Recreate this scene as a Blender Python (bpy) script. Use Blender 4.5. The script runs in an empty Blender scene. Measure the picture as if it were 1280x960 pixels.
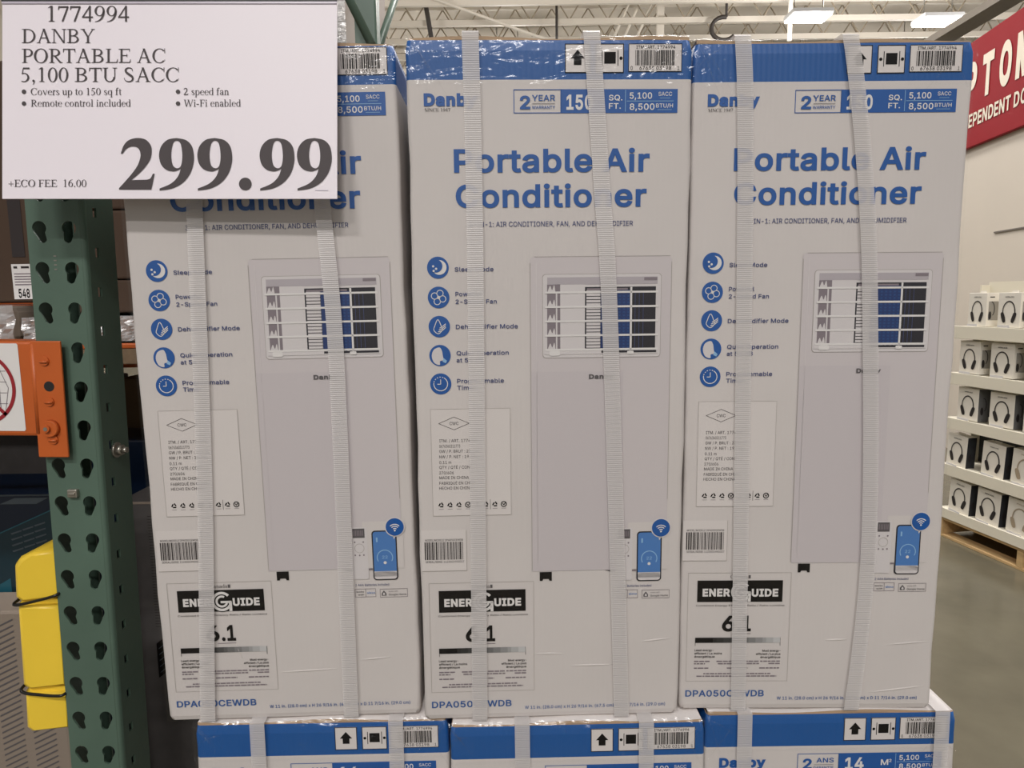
import bpy, bmesh, math, random
from mathutils import Vector, Matrix
from mathutils.geometry import delaunay_2d_cdt
R = math.radians
C = bpy.context.scene.collection
SC = bpy.context.scene

# ------------------------------------------------------------------ camera
F_PX, PITCH, ROLL, CAM_Z = 856.03, R(7.094), R(-0.7996), 1.545
up0 = Vector((0, math.sin(PITCH), math.cos(PITCH)))
fwd = Vector((0, math.cos(PITCH), -math.sin(PITCH)))
rgt = Vector((1, 0, 0)) * math.cos(ROLL) + up0 * math.sin(ROLL)
upv = Vector((-1, 0, 0)) * math.sin(ROLL) + up0 * math.cos(ROLL)
cam = bpy.data.cameras.new('camera')
cam.sensor_width = 36
cam.lens = 36 * F_PX / 1280
cam.clip_start = 0.05
cam.clip_end = 200
co = bpy.data.objects.new('camera', cam)
C.objects.link(co)
co.matrix_world = Matrix(((rgt.x, upv.x, -fwd.x, 0), (rgt.y, upv.y, -fwd.y, 0), (rgt.z, upv.z, -fwd.z, CAM_Z), (0, 0, 0, 1)))
SC.camera = co

# ------------------------------------------------------------------ world, exposure
SC.view_settings.view_transform = 'Standard'
SC.view_settings.look = 'None'
SC.view_settings.gamma = 1
SC.view_settings.exposure = 0.06
try:
    SC.view_settings.use_curve_mapping = False
except Exception:
    pass
w = bpy.data.worlds.new('world')
SC.world = w
w.use_nodes = True
bg = w.node_tree.nodes['Background']
bg.inputs[0].default_value = (1.0, 0.965, 0.93, 1)
bg.inputs[1].default_value = 0.29
LAMP_W = 184.0          # power of one aisle lamp
LAMP_COL = (1.0, 0.967, 0.957)


# ------------------------------------------------------------------ materials
def lin(c):
    return tuple(((v / 255) / 12.92 if v / 255 <= .04045 else ((v / 255 + .055) / 1.055) ** 2.4) for v in c)


MATS = {}


def mat(name, rgb, rough=.6, metal=0, noise=None, bump=None, spec=.5, alpha=1, emit=0, wave=None):
    """rgb in sRGB 0-255; noise=(scale, amount, stretch) tints it; bump=(scale, strength); wave=(scale, strength, axis) ribs"""
    m = bpy.data.materials.new(name)
    m.use_nodes = True
    nt = m.node_tree
    b = nt.nodes['Principled BSDF']
    c = lin(rgb)
    b.inputs['Base Color'].default_value = (*c, 1)
    b.inputs['Roughness'].default_value = rough
    b.inputs['Metallic'].default_value = metal
    b.inputs['Specular IOR Level'].default_value = spec
    b.inputs['Alpha'].default_value = alpha
    if emit:
        b.inputs['Emission Color'].default_value = (*c, 1)
        b.inputs['Emission Strength'].default_value = emit
    tc = nt.nodes.new('ShaderNodeTexCoord')
    src = tc.outputs['Object']
    if noise:
        mp = nt.nodes.new('ShaderNodeMapping')
        mp.inputs['Scale'].default_value = noise[2] if len(noise) > 2 else (1, 1, 1)
        nt.links.new(src, mp.inputs[0])
        n = nt.nodes.new('ShaderNodeTexNoise')
        n.inputs['Scale'].default_value = noise[0]
        n.inputs['Detail'].default_value = 6
        nt.links.new(mp.outputs[0], n.inputs['Vector'])
        r = nt.nodes.new('ShaderNodeValToRGB')
        a = noise[1]
        r.color_ramp.elements[0].position = .3
        r.color_ramp.elements[1].position = .7
        r.color_ramp.elements[0].color = (*[v * (1 - a) for v in c], 1)
        r.color_ramp.elements[1].color = (*[min(1, v * (1 + a)) for v in c], 1)
        nt.links.new(n.outputs['Fac'], r.inputs[0])
        nt.links.new(r.outputs[0], b.inputs['Base Color'])
    nrm = None
    if bump:
        n = nt.nodes.new('ShaderNodeTexNoise')
        n.inputs['Scale'].default_value = bump[0]
        n.inputs['Detail'].default_value = 4
        nt.links.new(src, n.inputs['Vector'])
        bp = nt.nodes.new('ShaderNodeBump')
        bp.inputs['Strength'].default_value = bump[1]
        bp.inputs['Distance'].default_value = .01
        nt.links.new(n.outputs['Fac'], bp.inputs['Height'])
        nrm = bp
    if wave:
        wv = nt.nodes.new('ShaderNodeTexWave')
        wv.bands_direction = wave[2]
        wv.inputs['Scale'].default_value = wave[0]
        wv.inputs['Distortion'].default_value = .3
        nt.links.new(src, wv.inputs['Vector'])
        bp = nt.nodes.new('ShaderNodeBump')
        bp.inputs['Strength'].default_value = wave[1]
        bp.inputs['Distance'].default_value = .002
        nt.links.new(wv.outputs['Fac'], bp.inputs['Height'])
        if nrm:
            nt.links.new(nrm.outputs[0], bp.inputs['Normal'])
        nrm = bp
    if nrm:
        nt.links.new(nrm.outputs[0], b.inputs['Normal'])
    MATS[name] = m
    return m


def film(name, fac, rough, scale, strength, white=0.0, stretch=(1, 1, 1)):
    """clear stretch film: mostly see-through, a little gloss"""
    m = bpy.data.materials.new(name)
    m.use_nodes = True
    nt = m.node_tree
    nt.nodes.remove(nt.nodes['Principled BSDF'])
    out = nt.nodes['Material Output']
    tr = nt.nodes.new('ShaderNodeBsdfTransparent')
    gl = nt.nodes.new('ShaderNodeBsdfGlossy')
    gl.inputs['Roughness'].default_value = rough
    mx = nt.nodes.new('ShaderNodeMixShader')
    mx.inputs[0].default_value = fac
    tc = nt.nodes.new('ShaderNodeTexCoord')
    mp = nt.nodes.new('ShaderNodeMapping')
    mp.inputs['Scale'].default_value = stretch
    n = nt.nodes.new('ShaderNodeTexNoise')
    n.inputs['Scale'].default_value = scale
    n.inputs['Detail'].default_value = 3
    n.inputs['Distortion'].default_value = .6
    bp = nt.nodes.new('ShaderNodeBump')
    bp.inputs['Strength'].default_value = strength
    bp.inputs['Distance'].default_value = .01
    nt.links.new(tc.outputs['Object'], mp.inputs[0])
    nt.links.new(mp.outputs[0], n.inputs['Vector'])
    nt.links.new(n.outputs['Fac'], bp.inputs['Height'])
    nt.links.new(bp.outputs[0], gl.inputs['Normal'])
    nt.links.new(tr.outputs[0], mx.inputs[1])
    if white:
        df = nt.nodes.new('ShaderNodeBsdfDiffuse')
        df.inputs[0].default_value = (.85, .85, .86, 1)
        m2 = nt.nodes.new('ShaderNodeMixShader')
        m2.inputs[0].default_value = white
        nt.links.new(gl.outputs[0], m2.inputs[1])
        nt.links.new(df.outputs[0], m2.inputs[2])
        nt.links.new(m2.outputs[0], mx.inputs[2])
    else:
        nt.links.new(gl.outputs[0], mx.inputs[2])
    nt.links.new(mx.outputs[0], out.inputs[0])
    MATS[name] = m
    return m


M = MATS
mat('carton white', (207, 201, 198), .62, noise=(5, .035), bump=(9, .16), wave=(48, .03, 'X'))
mat('carton liner', (176, 150, 122), .85)
mat('blue', (16, 82, 150), .5, wave=(48, .06, 'X'))
mat('ink blue', (14, 82, 156), .5)
mat('ink blue2', (46, 88, 150), .5)
mat('ink navy', (62, 72, 118), .55)
mat('ink white', (222, 219, 217), .5)
mat('ink dark', (56, 51, 51), .7, spec=.2)
mat('ink black', (14, 11, 11), .7, spec=.15)
mat('ink grey', (88, 84, 86), .6)
mat('ink lilac', (197, 190, 192), .55)
mat('ink lilac light', (201, 194, 195), .55)
mat('ink lilac pale', (204, 198, 196), .55)
mat('ink lilac dark', (176, 169, 174), .55)
mat('ink light', (210, 205, 205), .5)
mat('ink mid', (128, 118, 124), .6)
mat('ink coil', (18, 48, 104), .6)
mat('ink coil light', (24, 66, 124), .6)
mat('ink midnight', (26, 24, 34), .6)
mat('ink screen', (72, 122, 186), .5)
mat('ink screen light', (140, 182, 218), .5)
mat('ink line', (164, 157, 151), .6)
for i in range(12):
    g = 20 + i * 17
    mat('ink ramp %d' % i, (g, g, g), .6)
mat('sticker', (215, 209, 206), .45)
mat('strap plastic', (216, 212, 211), .32, alpha=.66, wave=(125, .30, 'Z'))
film('wrap film', .042, .16, 7, .30, stretch=(5, 1, .3))
film('crinkle film', .028, .13, 20, .45, white=.02, stretch=(.6, 1, 2.2))
film('pallet film', .55, .25, 14, .9, white=.55, stretch=(1, 1, 4))
mat('sign card', (240, 233, 240), .4, spec=.3)
mat('sign lip', (196, 189, 202), .3)
mat('sign ink', (66, 58, 60), .6)
mat('rack green', (82, 104, 91), .42, noise=(7, .10), bump=(60, .05))
mat('rack orange', (190, 92, 36), .42, noise=(8, .10), bump=(40, .08))
mat('zinc', (170, 165, 155), .3, metal=.8)
mat('dark metal', (30, 30, 30), .5)
mat('yellow plastic', (242, 206, 62), .4, noise=(6, .05))
mat('black plastic', (20, 20, 20), .35)
mat('label white', (225, 222, 220), .5)
mat('prohibit red', (150, 30, 40), .5)
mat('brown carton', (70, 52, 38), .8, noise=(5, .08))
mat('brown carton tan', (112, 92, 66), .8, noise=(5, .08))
mat('tv navy', (12, 26, 46), .3)
mat('tv charcoal', (80, 77, 76), .7, noise=(20, .15))
mat('tv grey', (136, 124, 112), .6)
mat('tv teal', (30, 84, 98), .4)
mat('tv deep teal', (16, 44, 54), .4)
mat('tv lines', (70, 80, 88), .5)
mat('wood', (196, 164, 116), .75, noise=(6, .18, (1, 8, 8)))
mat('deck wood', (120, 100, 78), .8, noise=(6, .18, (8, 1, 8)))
mat('display white', (226, 220, 202), .5)
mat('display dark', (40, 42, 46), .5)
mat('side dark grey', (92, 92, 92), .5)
mat('headphone box', (228, 223, 212), .45)
mat('headphone black', (34, 30, 32), .4)
mat('headphone tan', (166, 150, 128), .4)
mat('side grey', (150, 146, 138), .5)
mat('banner red', (142, 24, 33), .5, spec=.12)
mat('banner letter', (222, 210, 190), .4)
mat('wall cream', (204, 195, 182), .6, noise=(1.5, .02))
mat('wall far', (186, 178, 162), .8)
mat('ceiling deck', (208, 200, 186), .8, wave=(1.6, .5, 'X'))
mat('joist paint', (206, 199, 186), .6)
mat('web paint', (150, 138, 118), .6)
mat('dark rod', (50, 44, 40), .6)
mat('girder grey', (150, 142, 131), .7)
mat('seam grey', (110, 102, 94), .7)
mat('lamp shell', (220, 220, 220), .4)
mat('lamp glow', (255, 244, 224), .4, emit=14)
mat('concrete', (102, 97, 82), .2, noise=(3.2, .15), spec=.4)


# ------------------------------------------------------------------ objects
def tag(o, label=None, cat=None, group=None, kind=None):
    if label: o['label'] = label
    if cat: o['category'] = cat
    if group: o['group'] = group
    if kind: o['kind'] = kind
    return o


def empty(name, loc=(0, 0, 0), rot=(0, 0, 0)):
    o = bpy.data.objects.new(name, None)
    C.objects.link(o)
    o.empty_display_size = .1
    o.location = loc
    o.rotation_euler = rot
    return o


class MB:
    """collects faces with a material each, becomes ONE mesh object"""

    def __init__(s):
        s.v, s.f, s.m, s.sm = [], [], [], []

    def face(s, pts, m, smooth=False):
        i = len(s.v)
        s.v += [tuple(p) for p in pts]
        s.f.append(tuple(range(i, i + len(pts))))
        s.m.append(m)
        s.sm.append(smooth)

    def mesh(s, verts, faces, m, smooth=False):
        i = len(s.v)
        s.v += [tuple(p) for p in verts]
        for f in faces:
            s.f.append(tuple(i + k for k in f))
            s.m.append(m)
            s.sm.append(smooth)

    def box(s, x0, y0, z0, x1, y1, z1, m, bev=0):
        bm = bmesh.new()
        bmesh.ops.create_cube(bm, size=1)
        for v in bm.verts:
            v.co = ((x0 + x1) / 2 + v.co.x * (x1 - x0), (y0 + y1) / 2 + v.co.y * (y1 - y0), (z0 + z1) / 2 + v.co.z * (z1 - z0))
        if bev:
            bmesh.ops.bevel(bm, geom=bm.edges[:], offset=bev, segments=2, affect='EDGES', profile=.5)
        bm.verts.index_update()
        s.mesh([v.co.copy() for v in bm.verts], [[v.index for v in f.verts] for f in bm.faces], m)
        bm.free()
        return s

    def tube(s, path, r, m, n=10, caps=True):
        P = [Vector(p) for p in path]
        rings = []
        prev = None
        for i, p in enumerate(P):
            t = (P[min(i + 1, len(P) - 1)] - P[max(i - 1, 0)]).normalized()
            if prev is None:
                a = Vector((0, 0, 1)) if abs(t.z) < .9 else Vector((1, 0, 0))
                u = t.cross(a).normalized()
            else:
                u = (prev - t * prev.dot(t)).normalized()
            prev = u
            b = t.cross(u)
            rr = r[i] if isinstance(r, (list, tuple)) else r
            rings.append([p + (u * math.cos(2 * math.pi * k / n) + b * math.sin(2 * math.pi * k / n)) * rr for k in range(n)])
        vs = [q for g in rings for q in g]
        fs = []
        for i in range(len(P) - 1):
            for k in range(n):
                fs.append((i * n + k, i * n + (k + 1) % n, (i + 1) * n + (k + 1) % n, (i + 1) * n + k))
        s.mesh(vs, fs, m, True)
        if caps:
            s.face(rings[0][::-1], m)
            s.face(rings[-1], m)
        return s

    def prism(s, loops, y0, y1, m, msides=None):
        """loops of (x,z), first outer, others holes; extruded from y0 (front) to y1"""
        vs, tris = fill(loops)
        s.mesh([(v[0], y0, v[1]) for v in vs], tris, m)
        s.mesh([(v[0], y1, v[1]) for v in vs], tris, m)
        for L in loops:
            n = len(L)
            for i in range(n):
                a, b = L[i], L[(i + 1) % n]
                s.face([(a[0], y0, a[1]), (b[0], y0, b[1]), (b[0], y1, b[1]), (a[0], y1, a[1])], msides or m)
        return s

    def build(s, name, parent=None, loc=None):
        me = bpy.data.meshes.new(name)
        me.from_pydata(s.v, [], s.f)
        names = []
        for m in s.m:
            if m not in names: names.append(m)
        for n in names: me.materials.append(MATS[n])
        for p, m, sm in zip(me.polygons, s.m, s.sm):
            p.material_index = names.index(m)
            p.use_smooth = sm
        bm = bmesh.new()
        bm.from_mesh(me)
        bmesh.ops.remove_doubles(bm, verts=bm.verts, dist=1e-6)
        bmesh.ops.recalc_face_normals(bm, faces=bm.faces)
        bm.to_mesh(me)
        bm.free()
        o = bpy.data.objects.new(name, me)
        C.objects.link(o)
        if parent: o.parent = parent
        if loc: o.location = loc
        return o

SANS_DATA = """
( 273 89,207 92,264 101,324 114,384 132,441 153,494 177,539 236,539 191,428 161,313 154,258 151,207 160,115 188,16 236,-96 177,-96 139,-21 111,55 95,131
) 273 37,-96 86,18 113,116 122,207 119,258 112,313 82,428 37,539 97,539 121,494 142,441 159,384 173,323 181,264 184,207 178,130 161,53 134,-22 97,-96
, 188 38,-119 68,71 137,71 84,-119
- 453 337,244 337,188 114,188 114,244
. 188 95,-4 78,-1 63,9 53,24 50,41 53,59 63,73 78,83 95,87 113,83 128,73 138,59 141,41 138,24 128,9 113,-1
/ 249 235,533 71,-76 14,-76 178,533
0 453 227,-7 174,1 130,24 95,62 69,113 53,178 48,254 53,330 69,395 95,447 130,484 174,508 227,516 279,508 323,484 358,447 384,395 400,330 405,254 400,178 384,113 359,62 323,24 279,1/227,50 261,56 290,74 313,103 330,144 340,194 344,254 340,314 330,365 313,405 290,435 261,453 227,460 192,453 163,435 140,405 123,365 113,314 109,254 113,194 123,144 140,103 163,74 192,56
1 453 76,0 76,55 391,55 391,0/276,509 276,0 212,0 212,448 209,448 86,358 86,427 198,509
2 453 64,0 64,47 234,229 282,282 311,327 318,348 320,371 317,397 308,419 293,436 273,449 250,457 224,460 196,457 172,447 153,433 139,413 130,390 127,362 66,362 71,405 86,442 111,473 143,496 182,511 225,516 268,511 306,497 337,474 361,445 376,411 381,372 378,345 371,318 357,290 336,259 267,180 153,60 153,57 389,57 389,0
3 453 218,-7 173,-3 133,10 98,30 70,57 52,91 44,132 109,132 115,107 126,87 144,71 165,59 191,52 219,50 248,53 275,61 297,74 315,93 325,116 329,145 326,172 316,196 299,217 275,234 242,244 201,248 157,248 157,299 288,448 288,452 70,452 70,509 372,509 372,461 211,278 211,289 264,288 308,276 344,253 371,222 387,186 393,145 387,103 370,66 344,36 309,12 266,-2
4 453 40,105 40,158 247,509 311,509 109,166 109,163 413,163 413,105/282,0 282,121 282,146 282,318 343,318 343,0
5 453 221,-7 178,-2 140,11 108,32 83,60 66,93 60,130 122,130 127,108 138,89 154,73 173,60 196,52 221,50 250,53 276,64 298,82 314,104 324,131 328,162 324,193 314,221 297,244 275,262 248,273 218,277 167,268 145,258 128,246 67,253 96,509 366,509 366,452 151,452 134,301 136,301 155,315 178,325 203,331 229,334 263,330 294,321 321,306 345,285 364,260 379,231 388,199 391,163 385,117 369,76 343,41 309,15 268,-1
6 453 226,-7 182,-1 142,15 109,40 84,74 69,115 64,162 68,199 80,239 102,285 137,340 252,509 322,509 151,261 145,261 165,288 196,307 235,314 278,309 316,295 346,271 370,240 384,201 389,157 384,112 368,73 343,39 310,14 271,-2/226,48 254,52 279,63 299,79 314,101 324,128 327,157 324,187 314,213 299,235 279,251 254,262 226,265 198,262 174,252 153,235 138,214 128,188 125,158 128,128 138,102 153,79 174,63 198,52
7 453 97,0 323,448 323,452 62,452 62,509 391,509 391,449 165,0
8 453 226,-7 178,-2 136,11 101,33 74,62 57,96 52,135 55,166 65,195 81,220 101,241 125,256 153,265 153,267 119,282 93,308 76,342 70,380 75,417 90,450 114,477 146,498 184,511 226,516 269,511 306,498 337,477 361,450 377,417 382,380 376,342 359,308 333,282 300,267 300,265 327,256 351,241 372,220 387,195 397,166 401,135 395,96 378,62 352,33 317,11 275,-2/226,49 258,52 285,60 307,74 323,91 333,113 337,139 333,165 322,189 305,208 283,223 256,232 226,235 196,232 169,223 147,208 130,189 119,165 115,139 119,113 129,91 145,74 167,60 195,52/226,290 252,292 274,300 293,313 307,330 316,351 319,376 316,399 308,420 294,437 275,449 252,457 226,460 200,457 177,449 159,437 145,420 136,399 133,376 136,351 145,330 159,313 178,300 201,292
9 453 226,516 271,510 310,494 343,468 368,434 384,393 389,347 385,309 373,270 350,224 315,168 200,0 130,0 301,248 307,248 287,221 257,202 218,195 175,199 137,214 106,237 83,269 68,307 64,352 69,397 85,436 110,469 143,494 182,510/226,460 199,457 174,446 154,429 138,407 129,381 125,352 129,322 138,295 154,274 174,257 199,247 226,243 254,247 279,257 299,273 314,295 324,321 327,350 324,381 314,407 299,429 279,446 254,457
: 188 95,-4 78,-1 63,9 53,24 50,41 53,59 63,73 78,83 95,87 113,83 128,73 138,59 141,41 138,24 128,9 113,-1/95,271 78,274 63,284 53,299 50,316 53,334 63,349 78,359 95,362 113,359 128,349 138,334 141,316 138,299 128,284 113,274
A 480 16,0 201,509 276,509 463,0 395,0 287,302 264,372 232,478 245,478 213,371 191,302 85,0/110,142 110,199 370,199 370,142
B 456 60,0 60,509 241,509 289,504 329,491 359,469 381,442 394,410 398,374 395,344 387,320 373,301 356,286 315,267 315,262 339,257 363,245 385,227 402,203 414,173 418,136 413,100 400,67 377,39 344,18 301,4 247,0/125,57 245,57 296,63 330,80 349,105 355,137 352,161 342,184 327,203 306,218 279,228 248,231 125,231/125,285 238,285 265,288 288,296 308,309 323,326 333,348 336,372 330,403 313,429 283,446 240,452 125,452
C 510 267,-7 205,1 150,25 104,63 70,115 48,179 40,254 48,329 70,393 104,445 150,484 205,508 267,516 305,513 340,504 373,490 402,471 427,447 448,418 463,385 473,348 408,348 401,373 389,395 357,428 315,449 267,456 223,450 184,432 150,403 125,364 109,314 103,254 109,194 125,145 151,105 184,76 223,59 267,53 315,60 357,81 389,114 408,160 473,160 463,124 448,91 428,62 402,38 373,19 341,5 305,-4
D 502 219,0 96,0 96,57 215,57 272,63 318,81 354,110 379,149 394,198 399,255 394,312 379,361 354,399 320,428 275,446 221,452 93,452 93,509 225,509 294,501 353,478 399,441 433,391 455,329 462,255 455,181 433,119 398,68 351,31 291,8/125,509 125,0 60,0 60,509
E 419 60,0 60,509 372,509 372,452 125,452 125,286 355,286 355,229 125,229 125,57 375,57 375,0
F 410 60,0 60,509 369,509 369,452 125,452 125,278 346,278 346,221 125,221 125,0
G 520 269,-7 205,1 149,25 104,64 69,116 47,179 40,254 47,329 69,393 103,445 149,484 203,508 265,516 304,513 340,504 374,489 403,469 429,445 449,416 465,384 474,349 408,349 387,393 356,427 315,448 265,456 222,450 183,432 150,404 125,364 109,314 103,254 109,194 125,145 151,105 184,76 224,59 269,53 309,57 345,71 374,93 396,123 410,160 415,202 434,199 283,199 283,256 478,256 478,200 471,141 451,91 419,50 377,19 326,0
H 517 60,0 60,509 125,509 125,289 392,289 392,509 457,509 457,0 392,0 392,232 125,232 125,0
I 300 31,0 31,57 118,57 118,452 31,452 31,509 269,509 269,452 183,452 183,57 269,57 269,0
L 393 60,0 60,509 125,509 125,57 361,57 361,0
M 628 60,0 60,509 152,509 277,187 287,159 299,123 311,84 322,49 307,49 318,83 330,121 342,158 352,187 476,509 568,509 568,0 504,0 504,291 504,327 505,369 506,413 507,457 513,457 498,409 482,363 467,322 456,291 342,0 286,0 170,291 159,321 145,361 129,408 112,457 119,457 120,416 121,372 122,328 122,291 122,0
N 523 60,0 60,509 136,509 343,183 363,151 388,107 414,55 405,54 401,108 399,157 399,195 399,509 463,509 463,0 387,0 202,290 177,331 148,381 108,452 119,454 122,384 124,328 125,291 125,0
O 533 267,-7 205,1 150,25 105,63 70,115 48,179 40,254 48,329 70,393 105,445 150,484 205,508 267,516 329,508 384,484 429,445 464,393 486,329 493,254 486,179 464,115 429,63 384,25 329,1/267,53 310,59 349,76 383,105 408,144 425,194 430,254 425,314 408,365 383,404 349,433 310,450 267,456 223,450 184,433 151,404 125,364 109,314 103,254 109,194 125,144 151,105 184,76 223,59
P 445 60,0 60,509 235,509 289,503 332,487 366,462 390,430 404,391 409,348 404,304 390,265 366,233 332,207 289,191 235,186 109,186 109,242 233,242 269,246 297,256 318,272 333,294 342,319 344,348 342,376 333,402 318,423 297,439 268,449 232,452 125,452 125,0
Q 533 245,159 313,159 369,85 384,65 468,-48 401,-48 346,27 331,46/267,-7 205,1 150,25 105,63 70,115 48,179 40,254 48,329 70,393 105,445 150,484 205,508 267,516 329,508 384,484 429,445 464,393 486,329 493,254 486,179 464,115 429,63 384,25 329,1/267,53 310,59 349,76 383,105 408,144 425,194 430,254 425,314 408,365 383,404 349,433 310,450 267,456 223,450 184,433 151,404 125,364 109,314 103,254 109,194 125,144 151,105 184,76 223,59
R 449 60,0 60,509 236,509 290,504 333,489 367,465 390,433 405,395 409,352 405,309 390,271 367,240 333,217 289,203 236,198 96,198 96,255 234,255 269,258 298,267 319,281 334,300 342,324 345,352 342,380 334,405 319,425 298,440 269,449 233,452 125,452 125,0/353,0 230,229 303,229 428,0
S 447 224,-9 172,-4 128,9 91,31 64,60 46,96 38,137 104,137 110,110 123,88 142,71 166,59 194,52 224,49 257,52 286,60 311,74 329,92 341,114 346,139 342,161 332,179 316,193 296,205 245,222 184,239 128,260 86,289 60,326 52,372 58,413 75,448 102,476 138,498 180,511 227,516 275,511 316,498 351,476 377,449 394,415 401,378 337,378 326,412 302,437 267,453 225,459 194,456 167,448 145,435 129,418 118,398 115,376 119,352 131,334 148,319 169,308 212,293 264,279 312,264 359,238 379,220 395,198 405,171 408,139 403,99 386,64 360,34 323,11 278,-4
T 449 32,452 32,509 417,509 417,452 257,452 257,0 193,0 193,452
U 517 259,-8 203,-2 154,15 114,43 85,80 66,124 60,173 60,509 124,509 124,178 128,144 141,113 160,87 187,68 220,56 259,52 298,56 331,68 357,87 377,113 389,144 393,178 393,509 457,509 457,173 451,124 433,80 403,43 363,15 315,-2
W 686 155,0 16,509 82,509 163,196 175,145 187,94 197,40 189,40 200,94 211,145 224,196 306,509 380,509 462,196 474,145 486,94 497,40 488,40 499,94 510,145 523,196 603,509 670,509 530,0 455,0 368,323 351,391 336,475 350,475 335,395 318,323 230,0
Y 472 203,0 203,208 16,509 91,509 192,344 222,292 250,230 224,230 251,293 280,344 381,509 455,509 268,208 268,0
a 389 160,-9 126,-5 94,5 68,22 48,45 35,73 30,108 34,138 43,161 58,179 78,193 125,211 178,220 234,227 265,235 273,243 276,255 276,257 273,279 267,297 256,311 240,322 220,329 196,331 171,329 149,322 118,301 100,274 41,291 57,322 79,346 104,364 133,375 163,382 194,384 239,379 286,360 306,343 322,320 333,290 337,251 337,0 277,0 277,52 272,52 252,25 215,1 190,-6/170,45 202,49 228,59 248,74 263,93 272,115 276,138 276,190 259,182 231,176 200,171 175,168 134,159 117,150 103,139 95,124 92,105 94,87 102,72 114,61 130,52
b 424 229,-8 198,-5 172,4 138,31 118,59 112,59 112,0 53,0 53,509 114,509 114,319 118,319 137,346 171,373 197,381 229,384 274,378 313,361 345,332 370,293 385,245 390,189 385,133 370,84 346,45 313,16 274,-2/220,47 253,51 279,66 301,88 316,117 325,151 328,189 325,227 316,261 301,290 280,311 253,325 220,330 188,325 161,312 140,291 125,263 116,229 113,189 116,150 125,115 140,86 162,65 188,51
c 396 207,-8 159,-2 117,16 82,46 56,85 40,133 34,187 40,243 56,291 82,330 117,360 159,378 207,384 260,377 305,356 340,322 362,277 303,262 290,289 270,311 242,325 207,330 173,325 145,310 124,287 108,258 99,224 96,187 99,151 108,117 124,89 145,66 173,51 207,46 243,52 271,66 292,89 304,117 363,102 354,78 341,56 306,21 261,-1
d 424 195,-8 151,-2 111,16 79,45 55,84 39,133 34,189 39,245 55,293 79,332 112,361 151,378 196,384 228,381 253,373 287,346 306,319 311,319 311,509 372,509 372,0 313,0 313,59 307,59 287,31 252,4 227,-5/205,47 236,51 263,65 284,86 299,115 309,150 312,189 309,229 300,263 284,291 263,312 237,325 205,330 172,325 145,311 124,290 108,261 99,227 96,189 99,151 109,117 124,88 145,66 172,51
e 404 212,-8 161,-2 117,16 82,46 56,85 40,132 34,187 39,242 55,290 81,329 115,359 157,378 205,384 236,382 266,374 294,361 319,341 341,315 357,282 368,242 371,194 371,169 75,169 75,221 338,221 310,202 307,237 298,269 283,294 263,314 237,326 205,330 173,326 146,313 125,294 109,270 99,241 96,211 96,178 100,139 110,106 128,80 151,61 179,50 212,46 254,53 285,73 306,105 365,91 353,63 335,39 311,19 283,4 249,-5
f 254 228,379 228,327 6,327 6,379/81,0 81,432 84,461 96,486 113,505 135,519 161,527 187,530 222,527 243,521 227,468 215,472 195,474 171,470 154,460 145,443 142,419 142,0
g 425 207,-151 168,-148 134,-140 105,-127 82,-110 64,-91 51,-69 101,-41 122,-66 154,-88 178,-95 207,-97 249,-92 282,-75 304,-47 311,-6 311,68 306,68 287,41 252,16 227,8 195,5 152,10 113,27 80,53 55,90 39,136 34,191 39,246 55,293 80,332 112,361 152,378 196,384 228,382 253,373 288,346 308,319 313,319 313,379 372,379 372,-9 367,-54 350,-90 324,-117 291,-136 251,-147/205,59 237,63 264,75 285,95 300,121 309,154 312,193 309,231 300,264 285,291 264,312 237,325 205,330 172,325 145,312 124,290 109,262 99,229 96,193 99,155 109,123 124,96 145,76 172,63
h 410 114,227 114,0 53,0 53,509 114,509 114,287 102,287 124,332 152,362 187,379 227,384 264,380 295,369 321,349 341,321 353,285 357,240 357,0 296,0 296,235 290,275 273,304 246,323 210,329 184,326 161,317 141,303 126,283 117,257
i 167 53,0 53,379 114,379 114,0/84,443 67,446 54,455 44,468 41,483 44,499 54,512 67,521 84,524 100,521 114,512 123,499 126,483 123,468 114,455 100,446
k 381 110,137 110,212 121,212 284,379 360,379 184,199 177,199/53,0 53,509 114,509 114,0/294,0 148,186 191,229 372,0
l 189 139,-2 101,3 74,20 58,47 53,84 53,509 114,509 114,99 115,77 120,62 130,54 146,52 160,53 170,54 181,3 162,-1
m 610 53,0 53,379 112,379 112,295 108,295 118,323 132,346 151,363 172,376 195,384 219,386 257,380 287,361 309,331 321,295 312,295 322,321 337,343 357,361 381,375 407,383 437,386 468,383 497,372 522,354 541,328 553,296 557,255 557,0 496,0 496,254 490,289 473,313 447,326 419,330 395,328 374,320 358,307 345,290 338,270 335,247 335,0 274,0 274,260 269,288 253,311 229,326 199,330 178,328 158,320 140,307 126,289 117,266 114,238 114,0
n 410 114,227 114,0 53,0 53,379 112,379 112,287 102,287 124,332 152,362 187,379 227,384 264,380 295,369 321,349 341,321 353,285 357,240 357,0 296,0 296,235 290,275 273,304 246,323 210,329 184,326 161,317 141,303 126,283 117,257
o 415 207,-8 159,-2 117,16 82,46 56,85 40,133 34,187 40,243 56,291 82,330 117,360 159,378 207,384 256,378 299,360 333,330 359,291 376,243 381,187 376,133 359,85 333,46 299,16 256,-2/207,46 242,51 270,66 292,89 307,117 316,151 319,187 316,224 307,258 292,287 270,310 242,325 207,330 173,325 145,310 124,287 108,258 99,224 96,187 99,151 108,117 124,89 145,66 173,51
p 424 53,-143 53,379 112,379 112,319 118,319 137,346 171,373 197,381 229,384 274,378 313,361 345,332 370,293 385,245 390,189 385,133 370,84 346,45 313,16 274,-2 229,-8 198,-5 173,4 138,31 118,59 114,59 114,-143/220,47 253,51 279,66 301,88 316,117 325,151 328,189 325,227 316,261 301,290 280,311 253,325 220,330 188,325 161,312 140,291 125,263 116,229 113,189 116,150 125,115 140,86 162,65 188,51
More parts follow.
